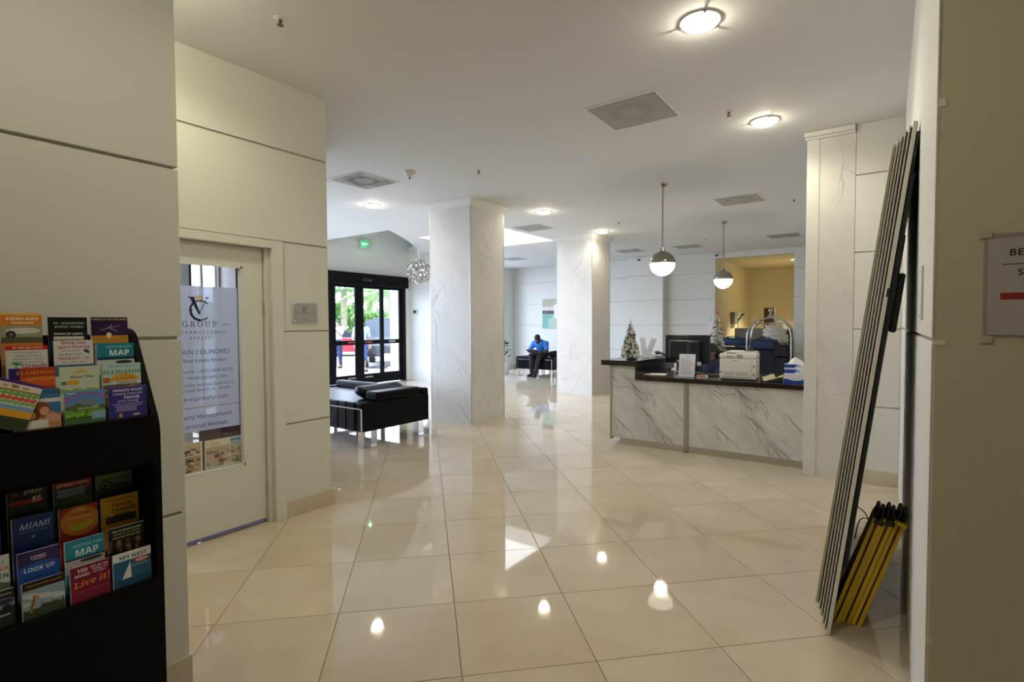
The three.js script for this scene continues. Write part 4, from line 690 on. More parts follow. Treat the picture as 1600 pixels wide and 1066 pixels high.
add_(1, 6, 'blue and violet leaflet reading look up', g => { F(g, '#33245e', 0, 0, CW, CH); blob(g, '#2a57b0', 90, 150, 130, 90); text(g, 'COSMIC', 84, 34, 17, { w: 'bold', c: '#d8cfe0' }); blob(g, '#8a7a70', 84, 34, 0); F(g, '#c9b59a', 54, 44, 60, 4); text(g, 'LOOK UP', 86, 94, 30, { w: 'bold', c: '#cfe4f6' }); });
add_(2, 6, 'teal visitor map leaflet in the lower section, middle column', g => { F(g, '#2a93ab', 0, 0, CW, CH); text(g, 'VISITOR FUN', 96, 34, 21, { w: 'bold', c: '#a7dbe4' }); text(g, 'MAP', 92, 72, 48, { w: 'bold', c: '#eef7f7' }); F(g, '#15384f', 0, 98, CW, 8); F(g, '#c9c6c0', 0, 106, CW, 70); blob(g, '#4a3a3a', 110, 118, 50, 9); });
add_(3, 6, 'black leaflet with green and white lettering over a crowd photo', g => { F(g, '#15160f', 0, 0, CW, CH); text(g, 'THE ULTIMATE EVENT', 86, 22, 13, { w: 'bold', c: '#e4e6c8' }); text(g, 'MAKE IT AN EVENT', 86, 40, 14, { w: 'bold', c: '#a6bf35' }); text(g, 'EVERY DAY OF THE YEAR', 86, 58, 11, { w: 'bold', c: '#dfe0c8' }); for (let k = 0; k < 26; k++) blob(g, ['#8a3327', '#3c4a7a', '#6a6a55', '#a06a4a', '#2a4a2a'][k % 5], (k * 43) % CW, 76 + (k * 19) % 60, 9, 11); }, { w: .104 });
add_(0, 7, 'dark leaflet with a violet car photo at the frame\'s left edge', g => { F(g, '#161922', 0, 0, CW, CH); text(g, 'Supercar Room', 104, 20, 15, { w: 'bold', c: '#b9b59f' }); blob(g, '#6f7bb8', 120, 66, 60, 26); blob(g, '#20242f', 130, 58, 36, 12); blob(g, '#090a0d', 140, 90, 18); text(g, 'room', 128, 118, 18, { w: 'bold', c: '#d9d7cc' }); });
add_(1, 7, 'safari leaflet with a giraffe against a cloudy sky', g => { F(g, '#8fa6b8', 0, 0, CW, CH); F(g, '#17110c', 0, 0, CW, 40); text(g, 'LION COUNTRY SAFARI', 86, 20, 13, { w: 'bold', c: '#d9962f' }); for (let k = 0; k < 12; k++) blob(g, '#c4cfd6', (k * 47) % CW, 64 + (k * 13) % 50, 26, 10); hills(g, 132, '#31452f', 6); for (let k = 0; k < 8; k++) { g.fillStyle = '#2c3f2b'; g.beginPath(); g.moveTo(70 + k * 14, 140); g.lineTo(76 + k * 14, 112 + (k % 3) * 6); g.lineTo(82 + k * 14, 140); g.fill(); } g.strokeStyle = '#b07a3e'; g.lineWidth = 12; g.beginPath(); g.moveTo(30, 150); g.lineTo(44, 86); g.stroke(); blob(g, '#b8854a', 52, 80, 15, 8, .4); F(g, '#b07a3e', 40, 66, 4, 12); F(g, '#b07a3e', 48, 66, 4, 12); for (let k = 0; k < 7; k++) blob(g, '#7a4a22', 32 + k * 2, 140 - k * 9, 4); }, { th: .014 });
add_(2, 7, 'maroon leaflet with an orange handwritten slogan', g => { F(g, '#7a1038', 0, 0, CW, CH); text(g, '100', 50, 26, 28, { w: 'bold', c: '#f0e4dc' }); text(g, 'MIAMI', 50, 50, 20, { w: 'bold', c: '#f0e4dc' }); text(g, 'ONE OF THE', 122, 20, 14, { w: 'bold', c: '#f0e4dc' }); text(g, 'THINGS TO', 124, 35, 13, { w: 'bold', c: '#f0e4dc' }); text(g, 'DO BEST', 122, 50, 13, { w: 'bold', c: '#f0e4dc' }); g.save(); g.translate(88, 92); g.rotate(-.08); text(g, 'Live it!', 0, 0, 44, { f: 'serif', w: 'italic bold', c: '#f08a2a' }); g.restore(); F(g, '#a3184a', 0, 130, CW, 8); }, { th: .016 });
add_(3, 7, 'white and blue sailing leaflet with a white sail, lower right', g => { F(g, '#1d5f8a', 0, 0, CW, CH); F(g, '#e6e7e6', 0, 0, CW, 46); text(g, 'KEY WEST', 88, 28, 27, { w: 'bold', c: '#1c2f5c' }); blob(g, '#b9292f', 126, 60, 36, 15); blob(g, '#e9e2dc', 126, 60, 28, 9); text(g, 'FURY', 126, 60, 17, { w: 'italic bold', c: '#b9292f' }); text(g, 'FUN IN THE SUN', 116, 84, 11, { c: '#dfe8ee' }); g.fillStyle = '#e3e4dc'; g.beginPath(); g.moveTo(36, 146); g.lineTo(74, 56); g.lineTo(78, 146); g.fill(); F(g, '#164a6c', 0, 146, CW, 195); }, { w: .106, th: .014 });
const flyerCell = cell(g => { F(g, '#e1ddd2', 0, 0, CW, CH); F(g, '#4a357a', 0, 0, CW, 22); F(g, '#b9a184', 40, 36, 20, 18); F(g, '#a17a66', 70, 30, 24, 24); F(g, '#c2a58c', 104, 36, 24, 18); F(g, '#a08d3c', 0, 62, CW, 16); for (let k = 0; k < 8; k++) { blob(g, '#6fae5e', 16 + k * 20, 92, 10, 14, .4); blob(g, '#d9583a', 16 + k * 20, 122, 10, 16, .3); blob(g, '#7ab86a', 24 + k * 20, 150, 10, 13, .4); } F(g, '#7fa9d6', 0, 170, CW, 30); F(g, '#e2a32c', 0, 200, CW, 50); F(g, '#3a3f30', 0, 250, CW, 91); });
const atlas = canvasTex(2048, 1024, (g) => { g.fillStyle = '#888'; g.fillRect(0, 0, 2048, 1024); cells.forEach((d, k) => { g.save(); g.translate((k % 12) * CW, Math.floor(k / 12) * CH); g.beginPath(); g.rect(0, 0, CW, CH); g.clip(); d(g); g.restore(); }); });
M.print = phys(0xffffff, .32, { map: atlas });
const TX = [-2.15, -2.1, -2.05, -2.005, -2.15, -2.1, -2.05, -2.005], TY = [1.562, 1.474, 1.408, 1.335, 1.03, .955, .862, .79], CZ = [[-.272, -.368], [-.385, -.48], [-.494, -.594], [-.604, -.708]];
function coverGeo(w, h, c) { const g = new THREE.PlaneGeometry(w, h), u = g.attributes.uv, x0 = (c % 12) * CW + 1, y0 = Math.floor(c / 12) * CH + 1; for (let i = 0; i < 4; i++) u.setXY(i, (x0 + u.getX(i) * (CW - 2)) / 2048, 1 - (y0 + (1 - u.getY(i)) * (CH - 2)) / 1024); return g.rotateY(Math.PI / 2); }
for (const b of B) {
  const [za, zb] = CZ[b.col], w = b.w ?? (za - zb), h = .2, th = b.th ?? .005, top = TY[b.tier] + (b.dy ?? 0) + rr(-.003, .003);
  const t = thing('brochure', b.lbl, 'leaflet', [TX[b.tier], top - h, (za + zb) / 2], 0, b.tier < 4 ? 'leaflets in the rack\'s upper section' : 'leaflets in the rack\'s lower section');
  t.rotation.z = .05; t.rotation.y = 0;
  const n = Math.max(1, Math.round(th / .004));
  for (let k = 0; k < n; k++) part('pages', bb(-.0004 - (k + 1) * th / n + .0004, 0, -w / 2 + rr(0, .002), -.0004 - k * th / n, h - k * .0015, w / 2 + rr(-.001, .002)), M.paper, t);
  part('cover', coverGeo(w, h, b.c).translate(.0002, h / 2, 0), M.print, t);
}
{
  const t = thing('flyer', 'loose colourful flyer lying tilted across the leaflets at upper left', 'leaflet', [-1.987, 1.25, -.345]); t.rotation.set(-.36, 0, .08);
  part('sheet', bb(-.0014, 0, -.055, -.0004, .135, .06), M.paper, t); part('print', coverGeo(.115, .135, flyerCell).translate(0, .0675, .0025), M.print, t);
}
// ================= OFFICE DOOR POSTER, PHOTO STRIPS, PLAQUE =================
const logo = (g, x, y, s, c = '#0f1a33') => { g.save(); g.translate(x, y); g.scale(s, s); g.fillStyle = '#c9bd9a'; g.beginPath(); g.ellipse(0, -34, 17, 17, 0, 0, 7); g.fill(); g.fillStyle = c; g.beginPath(); g.moveTo(-44, -38); g.lineTo(-24, -38); g.lineTo(4, 40); g.lineTo(-4, 46); g.closePath(); g.fill(); g.strokeStyle = c; g.lineWidth = 3; g.beginPath(); g.moveTo(-2, 42); g.lineTo(36, -38); g.stroke(); g.lineWidth = 4; g.beginPath(); g.moveTo(26, -38); g.lineTo(46, -38); g.stroke(); g.beginPath(); g.moveTo(-52, -38); g.lineTo(-18, -38); g.stroke(); g.lineWidth = 6; g.beginPath(); g.arc(4, 24, 46, -2.3, -.75); g.stroke(); g.lineWidth = 9; g.beginPath(); g.arc(2, 24, 44, 2.95, 4.0, false); g.stroke(); g.lineWidth = 12; g.beginPath(); g.arc(4, 28, 44, 1.6, 3.4); g.stroke(); g.lineWidth = 6; g.beginPath(); g.arc(4, 28, 44, .75, 1.7); g.stroke(); g.restore(); };
const fit = (g, s, x, y, px, W, o = {}) => { g.save(); g.font = `${o.w ?? ''} ${px}px ${o.f ?? 'sans-serif'}`.trim(); const m = g.measureText(s).width; g.translate(x, y); g.scale(W / m, 1); text(g, s, 0, 0, px, o); g.restore(); };
const posterTex = canvasTex(640, 1232, (g, w, h) => {
  g.fillStyle = '#d3d9f0'; g.fillRect(0, 0, w, h); const cx = 322, k = '#3a3f58', Y = (m) => (1.806 - m) / 1.02 * h;
  logo(g, 322, Y(1.672), 1.75);
  text(g, 'GROUP', cx, Y(1.54), 66, { f: 'serif', c: k, sp: 13 }); g.fillStyle = k; g.fillRect(cx - 252, Y(1.54), 62, 4); g.fillRect(cx + 190, Y(1.54), 62, 4);
  text(g, 'INTERNATIONAL', cx, Y(1.482), 37, { c: k, sp: 12 }); text(g, 'REALTY', cx, Y(1.44), 34, { c: k, sp: 11 });
  fit(g, 'EFRAIN COLINDRES', cx + 6, Y(1.343), 50, 478, { c: k }); fit(g, 'Lic. Real Estate Broker', cx, Y(1.282), 40, 425, { c: k });
  fit(g, 'Telephone: (305) 948-6670', cx + 4, Y(1.207), 36, 530, { c: k }); fit(g, 'Email: info@vcgirealty.com', cx, Y(1.164), 37, 448, { c: k }); fit(g, '17100 Collins Avenue Suite CU-5', cx + 4, Y(1.113), 35, 530, { c: k }); fit(g, 'Sunny Isles Beach, FL. 33160', cx + 4, Y(1.077), 35, 470, { c: k }); fit(g, 'www.vcgirealty.com', cx, Y(1.017), 46, 450, { c: k });
  g.fillStyle = '#a8945a'; g.fillRect(20, Y(.957), w - 20, 7);
  fit(g, 'Property Management', cx, Y(.889), 48, 505, { c: k }); fit(g, 'Vacational Rentals', cx, Y(.825), 48, 430, { c: k });
});
const planeX = (y0, y1, z0, z1, x) => { const g = new THREE.PlaneGeometry(Math.abs(z1 - z0), y1 - y0); return g.rotateY(Math.PI / 2).translate(x, (y0 + y1) / 2, (z0 + z1) / 2); };
{
  const t = thing('poster', 'pale lavender estate agent poster with a dark monogram behind the door glass', 'poster', [0, 0, 0]);
  part('print', planeX(.786, 1.806, -1.985, -1.455, -3.9325), phys(0xffffff, .95, { map: posterTex, transmission: .62, thickness: 0 }), t);
}
const photoTex = (s, first) => canvasTex(512, 340, (g, w, h) => {
  g.fillStyle = '#e2ddc6'; g.fillRect(0, 0, w, h); let q = s; const R = () => (q = (q * 16807) % 2147483647) / 2147483647;
  const pic = (x, y, ww, hh, base, cols) => { g.save(); g.beginPath(); g.rect(x, y, ww, hh); g.clip(); g.fillStyle = base; g.fillRect(x, y, ww, hh); for (let k = 0; k < 22; k++) { g.fillStyle = cols[Math.floor(R() * cols.length)]; const bw = ww * (.08 + .25 * R()), bh = hh * (.05 + .16 * R()); g.save(); g.translate(x + R() * ww, y + hh * (.25 + .75 * R())); g.rotate((R() - .5) * .5); g.fillRect(-bw / 2, -bh / 2, bw, bh); g.restore(); } g.restore(); };
  const ro = ['#6b5a48', '#c9c4ae', '#8f7d62', '#3f3a34', '#b7a98a'];
  if (first) { pic(8, 10, 170, 300, '#9bb0a6', ['#7fa39b', '#cfd6c8', '#6f8a7c']); pic(190, 10, 300, 130, '#cdbf9a', ro); pic(190, 150, 300, 175, '#b59c6c', ro); }
  else { g.fillStyle = '#6a6a5a'; g.fillRect(20, 30, 10, 22); lines(g, 60, 34, 160, 4, '#aaa68e', 12); pic(14, 90, 330, 235, '#c0ad93', ['#7c9a90', '#5d5a4a', '#cbb8a4', '#a8543f', '#8a8072', '#d9cdbd', '#b9a89a']); pic(356, 8, 148, 92, '#8db0cc', ['#4f7a44', '#8fae5a', '#c7d3da', '#3f6a8a']); pic(356, 108, 148, 104, '#b9a988', ro); pic(356, 220, 148, 108, '#b7ae98', ['#4f6a68', '#cfc9b4', '#7a6a52']); }
});
{
  const g = 'photo sheets along the bottom of the door glass';
  const a = thing('photo_sheet', 'sheet of apartment photos at the lower right of the door glass', 'photo sheet', [0, 0, 0], 0, g); part('sheet', bb(-3.9345, .503, -1.995, -3.9335, .708, -1.735), M.paper, a); part('print', planeX(.503, .708, -1.995, -1.735, -3.933), std(0xffffff, .5, 0, { map: photoTex(77, false) }), a);
  const b = thing('photo_sheet', 'sheet of room photos at the lower left of the door glass', 'photo sheet', [0, 0, 0], 0, g); part('sheet', bb(-3.9345, .495, -1.718, -3.9335, .712, -1.46), M.paper, b); part('print', planeX(.495, .712, -1.718, -1.46, -3.933), std(0xffffff, .5, 0, { map: photoTex(1234, true) }), b);
}
{
  const t = thing('wall_plaque', 'small clear plaque with a monogram on the wall right of the office door', 'plaque', [0, 0, 0]);
  const px = canvasTex(320, 256, (g, w, h) => { g.fillStyle = '#b4b3a6'; g.fillRect(0, 0, w, h); logo(g, 160, 82, .72, '#22242a'); g.fillStyle = '#66665e'; g.fillRect(30, 124, 42, 9); g.fillRect(262, 124, 34, 9); text(g, 'VC GROUP', 166, 132, 22, { f: 'serif', c: '#77776e', sp: 4 }); text(g, 'INTERNATIONAL REALTY', 166, 156, 13, { c: '#85857a' }); text(g, 'CU-5', 166, 200, 24, { w: 'bold', c: '#605a50' }); });
  part('backplate', bb(-3.846, 1.548, -2.598, -3.838, 1.712, -2.372, .002), M.paper, t); part('print', planeX(1.552, 1.708, -2.594, -2.376, -3.8372), std(0xffffff, .3, 0, { map: px }), t);
  part('clear_cover', bb(-3.836, 1.54, -2.606, -3.83, 1.72, -2.364, .002), M.acrylic, t);
  for (const y of [1.56, 1.7]) for (const z of [-2.585, -2.385]) part('standoff', cyl(.006, .006, .022, 12).rotateZ(Math.PI / 2).translate(-3.838, y, z), M.chrome, t);
}
// office furniture behind the glass
{
  const t = thing('bookcase', 'dark brown wooden shelf wall inside the office behind the door glass', 'bookcase', [0, 0, 0]);
  part('back', bb(-6.59, 0, -3.37, -6.57, 2.6, -3.13), M.wood, t); for (const z of [-3.37, -3.14]) part('upright', bb(-6.59, 0, z - .012, -6.22, 2.6, z + .012), M.wood, t);
  for (let k = 0; k < 8; k++) part('shelf', bb(-6.58, .06 + k * .36, -3.37, -6.23, .085 + k * .36, -3.14, .002), M.wood, t);
  part('side_board', bb(-6.0, 0, -3.37, -5.1, 2.6, -3.33), M.wood, t);
  const c = thing('office_desk', 'low dark wooden cabinet inside the office seen through the glass', 'cabinet', [0, 0, 0]); part('carcass', bb(-5.45, .0, -2.58, -5.0, .62, -2.35, .004), M.wood, c); part('top', bb(-5.47, .62, -2.59, -4.98, .65, -2.33, .004), M.wood, c);
}
// ================= SIGN ON THE BEIGE WALL =================
{
  const t = thing('wall_notice', 'white notice in a clear sleeve with a red arrow on the beige wall', 'notice', [0, 0, -1.95]);
  const px = canvasTex(440, 560, (g, w, h) => { g.fillStyle = '#cfcac0'; g.fillRect(0, 0, w, h); const c = '#14140f'; text(g, 'BEACH EXIT', 236, 86, 54, { w: 'bold', c }); g.fillStyle = c; g.fillRect(60, 150, 350, 5); text(g, 'SALIDA A', 236, 200, 52, { w: 'bold', c }); text(g, 'LA PLAYA', 262, 258, 52, { w: 'bold', c }); g.fillStyle = '#b3160f'; g.fillRect(54, 316, 260, 40); g.beginPath(); g.moveTo(300, 290); g.lineTo(396, 336); g.lineTo(300, 382); g.fill(); });
  part('sleeve', bb(.214, 1.49, .001, .444, 1.775, .0016), M.acrylic, t); part('sheet', bb(.224, 1.497, .0018, .436, 1.762, .0026), M.paper, t);
  part('print', new THREE.PlaneGeometry(.212, .265).translate(.33, 1.6295, .003), std(0xffffff, .55, 0, { map: px }), t);
  part('sleeve_front', bb(.214, 1.49, .0038, .444, 1.775, .0042), M.acrylic, t);
  for (const [x, y] of [[.214, 1.775], [.22, 1.485]]) part('tape', bb(x - .012, y - .01, .0043, x + .016, y + .01, .0047), phys(rgb(.8, .78, .68), .3, { transmission: .5, thickness: 0 }), t);
}

{ // cover plate on the grazing wall, and dabs of filler at the corner
  const t = thing('cover_plate', 'narrow pale cover plate on the white wall behind the leaning boards', 'cover plate', [.105, 1.64, -2.46]); part('plate', rb(.008, .2, .07, .003).translate(-.004, 0, 0), M.whiteTrim, t); part('screw', new THREE.SphereGeometry(.004, 8, 6).translate(-.008, .08, 0), M.brushed, t); part('screw', new THREE.SphereGeometry(.004, 8, 6).translate(-.008, -.08, 0), M.brushed, t);
  const w = scene.getObjectByName('wall_beige'); for (const [x0, y0, x1, y1] of [[.111, 2.148, .127, 2.17], [.107, 1.466, .137, 1.481], [.107, .585, .122, .60]]) part('filler_dab', rb(x1 - x0, y1 - y0, .003, .0012, 2).translate((x0 + x1) / 2, (y0 + y1) / 2, -1.9495), M.wallWhite, w);
}
// ================= LEANING BOARDS AND CAUTION SIGNS =================
{
  M.edge = std(rgb(.62, .57, .44), .42, .15); M.edgeAlu = std(rgb(.70, .68, .60), .4, .2);
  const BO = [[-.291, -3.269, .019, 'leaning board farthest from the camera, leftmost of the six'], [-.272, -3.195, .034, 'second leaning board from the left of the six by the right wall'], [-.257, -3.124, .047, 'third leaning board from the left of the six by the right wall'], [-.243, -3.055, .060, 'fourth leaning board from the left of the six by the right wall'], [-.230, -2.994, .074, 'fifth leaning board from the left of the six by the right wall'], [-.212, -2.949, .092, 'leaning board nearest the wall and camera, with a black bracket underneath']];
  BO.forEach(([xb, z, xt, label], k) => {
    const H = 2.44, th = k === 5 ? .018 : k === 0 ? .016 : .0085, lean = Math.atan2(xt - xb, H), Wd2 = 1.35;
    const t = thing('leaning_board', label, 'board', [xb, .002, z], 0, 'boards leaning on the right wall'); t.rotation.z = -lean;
    part('board', bb(-th / 2 + .002, .01, -Wd2, th / 2 + (k === 5 ? 0 : .004), H - .01, -.006), M.black, t);
    part('edge_strip', bb(-th / 2, 0, -.008, th / 2 - .001, H, 0, .002), k === 0 ? M.edge : M.edgeAlu, t); part('bottom_strip', bb(-th / 2, 0, -Wd2, th / 2 - .003, .012, -.014, .002), M.edge, t); part('top_strip', bb(-th / 2, H - .012, -Wd2, th / 2 - .003, H, -.014, .002), M.edge, t);
    if (k === 5) { part('bracket', [bb(.012, 1.55, -.5, .035, 1.95, -.06, .005), bb(.03, 1.5, -.2, .06, 1.78, -.1, .01)], M.black, t); part('shade_strip', bb(.009, .35, -1.3, .03, 2.22, -.02, .003), M.black, t); part('shade_strip', bb(.009, 2.2, -1.3, .0165, 2.40, -.016, .002), M.black, t); part('clip', bb(.0, 1.66, -.012, .012, 1.70, .003, .002), M.black, t); }  // black strips under the last board stand in for shade on the wall
  });
  const c = solo('cable', tube([[-.18, .36, -4.45], [-.15, .30, -4.2], [-.10, .22, -4.3], [-.06, .12, -4.1], [-.12, .02, -4.15], [-.03, .01, -4.35], [-.05, .1, -4.5], [-.13, .16, -4.35], [-.16, .05, -4.25]], .004, 80, 6), M.black, 'thin black cable dangling behind the leaning boards', 'cable');
}
{
  const YS = [[-.198, .004, 'folded yellow caution sign leftmost of the three, next to the boards'], [-.155, .048, 'folded yellow caution sign in the middle of the three by the wall'], [-.108, .096, 'folded yellow caution sign closest to the right wall']];
  YS.forEach(([xb, xt, label], k) => {
    const H = .66, lean = Math.atan2(xt - xb, H * .97), t = thing('caution_sign', label, 'caution sign', [xb, .004, -3.10 - .012 * k], 0, 'folded caution signs'); t.rotation.z = -lean;
    const leaf = (x) => { const s = new THREE.Shape(); s.moveTo(-.15, 0); s.lineTo(-.09, 0); s.lineTo(-.07, .05); s.lineTo(.07, .05); s.lineTo(.09, 0); s.lineTo(.15, 0); s.lineTo(.105, .57); s.lineTo(-.105, .57); s.closePath(); const g = new THREE.ExtrudeGeometry(s, { depth: .0135, bevelEnabled: true, bevelSize: .002, bevelThickness: .002, bevelSegments: 2 }); g.rotateY(Math.PI / 2); g.translate(x, 0, -.15); return metreUV(g); };
    part('yellow_leaf', leaf(-.0165), M.yellow, t); part('yellow_leaf', leaf(.009), M.yellow, t);
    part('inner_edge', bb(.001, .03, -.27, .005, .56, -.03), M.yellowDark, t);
    part('handle', [rb(.016, .055, .16, .008).translate(-.008, .595, -.15), rb(.016, .05, .16, .008).translate(.014, .592, -.15)], M.black, t);
    part('hinge_cap', bar([-.01, .565, -.045], [.03, .565, -.045], .012, 12), k === 2 ? M.yellow : M.black, t);
  });
}
// ================= ENTRANCE DOORS =================
{
  const d = struct('door_2', [bb(-10.76, 0, -9.93, -10.66, 2.5, -9.80, .004), bb(-10.76, 0, -6.97, -10.66, 2.5, -6.9, .004), bb(-10.76, 0, -7.62, -10.66, 2.5, -7.50, .004)], M.frame);
  part('header', bb(-10.78, 2.5, -9.95, -10.56, 2.80, -6.88, .006), M.frame, d);
  part('threshold', bb(-10.82, 0, -9.93, -10.55, .012, -6.9, .003), M.brushed, d);
  part('motion_sensor', rb(.07, .07, .3, .02).translate(-10.53, 2.64, -8.52), M.blackGloss, d);
  const leaves = [[-7.50, -6.97, -7.47, -7.0, 0], [-8.40, -7.62, -8.265, -7.70, .03], [-9.13, -8.40, -9.045, -8.52, .03], [-9.80, -9.13, -9.72, -9.19, 0]];
  leaves.forEach(([a, b, g0, g1, dx], k) => {
    const x0 = -10.735 + dx, x1 = -10.69 + dx;
    const f = part('door_leaf', [bb(x0, .03, a, x1, 2.5, g0, .003), bb(x0, .03, g1, x1, 2.5, b, .003), bb(x0, .03, g0, x1, .285, g1, .003), bb(x0, 1.03, g0, x1, 1.14, g1, .003), bb(x0, 2.435, g0, x1, 2.5, g1, .003)], M.frame, d);
    part('glass_pane', bb(x0 + .02, .28, g0 - .01, x0 + .026, 1.04, g1 + .01), M.glass, f); part('glass_pane', bb(x0 + .02, 1.13, g0 - .01, x0 + .026, 2.44, g1 + .01), M.glass, f);
    if (k) { const zc = (g0 + g1) / 2 + (k === 1 ? -.16 : k === 2 ? .12 : 0); part('sticker', bb(x1, 1.075, zc - .11, x1 + .002, 1.1, zc + .11), k === 3 ? M.plasticW : std(rgb(.55, .12, .07), .6), f); if (k < 3) for (let q = 0; q < 5; q++) part('letter', bb(x1, .19, zc - .12 + q * .05, x1 + .002, .225, zc - .085 + q * .05), M.brushed, f); }
  });
}
{
  const t = thing('exit_sign', 'green lit exit sign above the entrance doors', 'exit sign', [-10.66, 3.54, -8.56], .0);
  part('housing', rb(.07, .2, .3, .012), M.plasticW, t);
  const px = canvasTex(256, 160, (g, w, h) => { g.fillStyle = '#35c47c'; g.fillRect(0, 0, w, h); text(g, 'EXIT', w / 2, h / 2 + 4, 96, { w: 'bold', c: '#eafff2' }); });
  part('lit_face', new THREE.PlaneGeometry(.27, .17).rotateY(Math.PI / 2).translate(.0365, 0, 0), new THREE.MeshStandardMaterial({ color: 0x000000, emissive: 0xffffff, emissiveMap: px, emissiveIntensity: .75, roughness: .5 }), t);
  const l = new THREE.PointLight(rgb(.3, 1, .55), .12, 0, 2); l.position.set(-10.57, 3.54, -8.56); l.castShadow = true; scene.add(l);
}
// glittering hanging ball beside the first column
{
  const t = thing('crystal_chandelier', 'silver ball chandelier of glittering discs partly behind the first column', 'chandelier', [-9.05, HC - .1, -8.86]);
  part('rod', bar([0, .1, 0], [0, -.3, 0], .008), M.chrome, t);
  const g = []; for (let k = 0; k < 420; k++) { const a = k * 2.39996, y = 1 - 2 * (k + .5) / 420, r = Math.sqrt(1 - y * y), R2 = .27 * rr(.86, 1.08), c = new THREE.CylinderGeometry(.024, .024, .003, 7); c.rotateX(rr(0, 3)); c.rotateZ(rr(0, 3)); c.translate(R2 * r * Math.cos(a), -.54 + R2 * y, R2 * r * Math.sin(a)); g.push(c); }
  part('disc_cluster', g, std(rgb(.62, .60, .56), .18, .95), t).userData.kind = 'stuff'; part('core', new THREE.SphereGeometry(.19, 20, 14).translate(0, -.54, 0), M.brushed, t);
}
// painting on the far wall
{
  const px = canvasTex(256, 380, (g, w, h) => { g.fillStyle = '#9fc4bb'; g.fillRect(0, 0, w, h); g.fillStyle = '#b9b39a'; g.fillRect(0, 0, 120, 110); g.fillStyle = '#d9d6cc'; g.fillRect(0, 100, 110, 60); g.fillStyle = '#57464a'; g.fillRect(0, 150, 118, 46); g.fillStyle = '#efe9e2'; g.beginPath(); g.moveTo(108, 90); g.lineTo(150, 60); g.lineTo(170, 240); g.lineTo(120, 260); g.fill(); g.fillStyle = '#74b3a6'; g.fillRect(0, 200, 100, 180); g.fillStyle = '#63a79b'; g.fillRect(150, 0, 106, 260); g.fillStyle = '#4d6b72'; g.fillRect(170, 238, 86, 26); g.fillStyle = '#cdbfa6'; g.fillRect(110, 270, 146, 110); g.fillStyle = '#a9c9bd'; g.fillRect(60, 250, 60, 130); for (let k = 0; k < 40; k++) { g.fillStyle = ['#c7cdbd', '#8fbcb2', '#d8cfbd'][k % 3]; g.fillRect((k * 67) % w, (k * 91) % h, 26, 4); } });
  const t = thing('painting', 'unframed teal and beige abstract painting on the far wall', 'painting', [-8.78, 1.86, -14.73]); part('canvas', rb(1.0, .97, .035, .004).translate(0, 0, .018), M.paper, t); part('picture', new THREE.PlaneGeometry(.996, .966).translate(0, 0, .0362), std(0xffffff, .6, 0, { map: px }), t);
}
// dark leafy plant peeking out behind the first column
{
  const t = thing('potted_plant', 'dark leafy plant peeking out beside the first column', 'plant', [-9.52, 0, -12.88]);
  part('pot', new THREE.LatheGeometry([[0, 0], [.14, 0], [.17, .3], [.18, .32], [.16, .32]].map(p => new THREE.Vector2(...p)), 24), M.plasticW, t); part('stem', [bar([0, .3, 0], [.02, .95, 0], .012), bar([0, .5, 0], [.14, .8, .02], .007)], M.flockDark, t);
  M.leafDark = phys(rgb(.012, .03, .014), .5, { side: THREE.DoubleSide });
  for (let k = 0; k < 14; k++) { const g = new THREE.SphereGeometry(1, 10, 6).scale(.055, .008, .08).rotateX(rr(-.5, .5)).rotateZ(rr(-.6, .6)).rotateY(k * 2.4); const a = k * 2.4, r = rr(.1, .2); part('leaf', metreUV(g), M.leafDark, t, [r * Math.sin(a), .5 + k * .04, r * Math.cos(a)]); }
}
// ================= ALCOVE: LUGGAGE CART AND STORED THINGS =================
{
  const t = thing('luggage_cart', 'birdcage luggage cart with twin chrome hoops and a ball on top', 'luggage cart', [-2.295, 0, -13.95]);
  const hoop = (z) => { const r = .478, p = [[-r, .22, z], [-r, .7, z], [-r, 1.15, z]]; for (let k = 1; k < 12; k++) { const a = Math.PI - k / 12 * Math.PI; p.push([r * Math.cos(a), 1.2 + .45 * Math.sin(a), z * (1 - .8 * Math.sin(a) ** 4)]); } p.push([r, 1.15, z], [r, .7, z], [r, .22, z]); return tube(p, .021, 90, 12); };
  part('hoop', hoop(.24), M.cartMetal, t); part('hoop', hoop(-.24), M.cartMetal, t); part('crossbar', bar([-.36, 1.52, .1], [.36, 1.52, .1], .014), M.cartMetal, t);
  part('collar', new THREE.LatheGeometry([[.001, .09], [.03, .085], [.05, .05], [.09, .0], [.085, -.03], [.03, -.035]].map(p => new THREE.Vector2(...p)), 24).translate(0, 1.665, 0), M.cartMetal, t); part('ball', new THREE.SphereGeometry(.055, 20, 14).translate(0, 1.835, 0), M.cartMetal, t); part('ball_stem', cyl(.014, .018, .06, 10).translate(0, 1.765, 0), M.cartMetal, t);
  part('platform', rb(1.06, .05, .6, .02).translate(0, .22, 0), M.darkCloth, t); part('bumper', rb(1.1, .03, .64, .012).translate(0, .2, 0), M.plasticD, t);
  for (const x of [-.42, .42]) for (const z of [-.22, .22]) part('wheel', cyl(.08, .08, .035, 20).rotateZ(Math.PI / 2).rotateY(.5).translate(x, .085, z), M.plasticD, t);
}
const soft = (w, h, d, e = .45, s = 0) => { const g = new THREE.SphereGeometry(1, 28, 18), p = g.attributes.position, f = (v) => Math.sign(v) * Math.abs(v) ** e; for (let i = 0; i < p.count; i++) { const x = p.getX(i), y = p.getY(i), z = p.getZ(i), n = 1 + .06 * Math.sin(7 * x + s) * Math.sin(6 * y + 2 * s) + .05 * Math.sin(9 * z + s); p.setXYZ(i, f(x) * w / 2 * n, f(y) * h / 2 * n, f(z) * d / 2 * n); } g.computeVertexNormals(); return metreUV(g); };
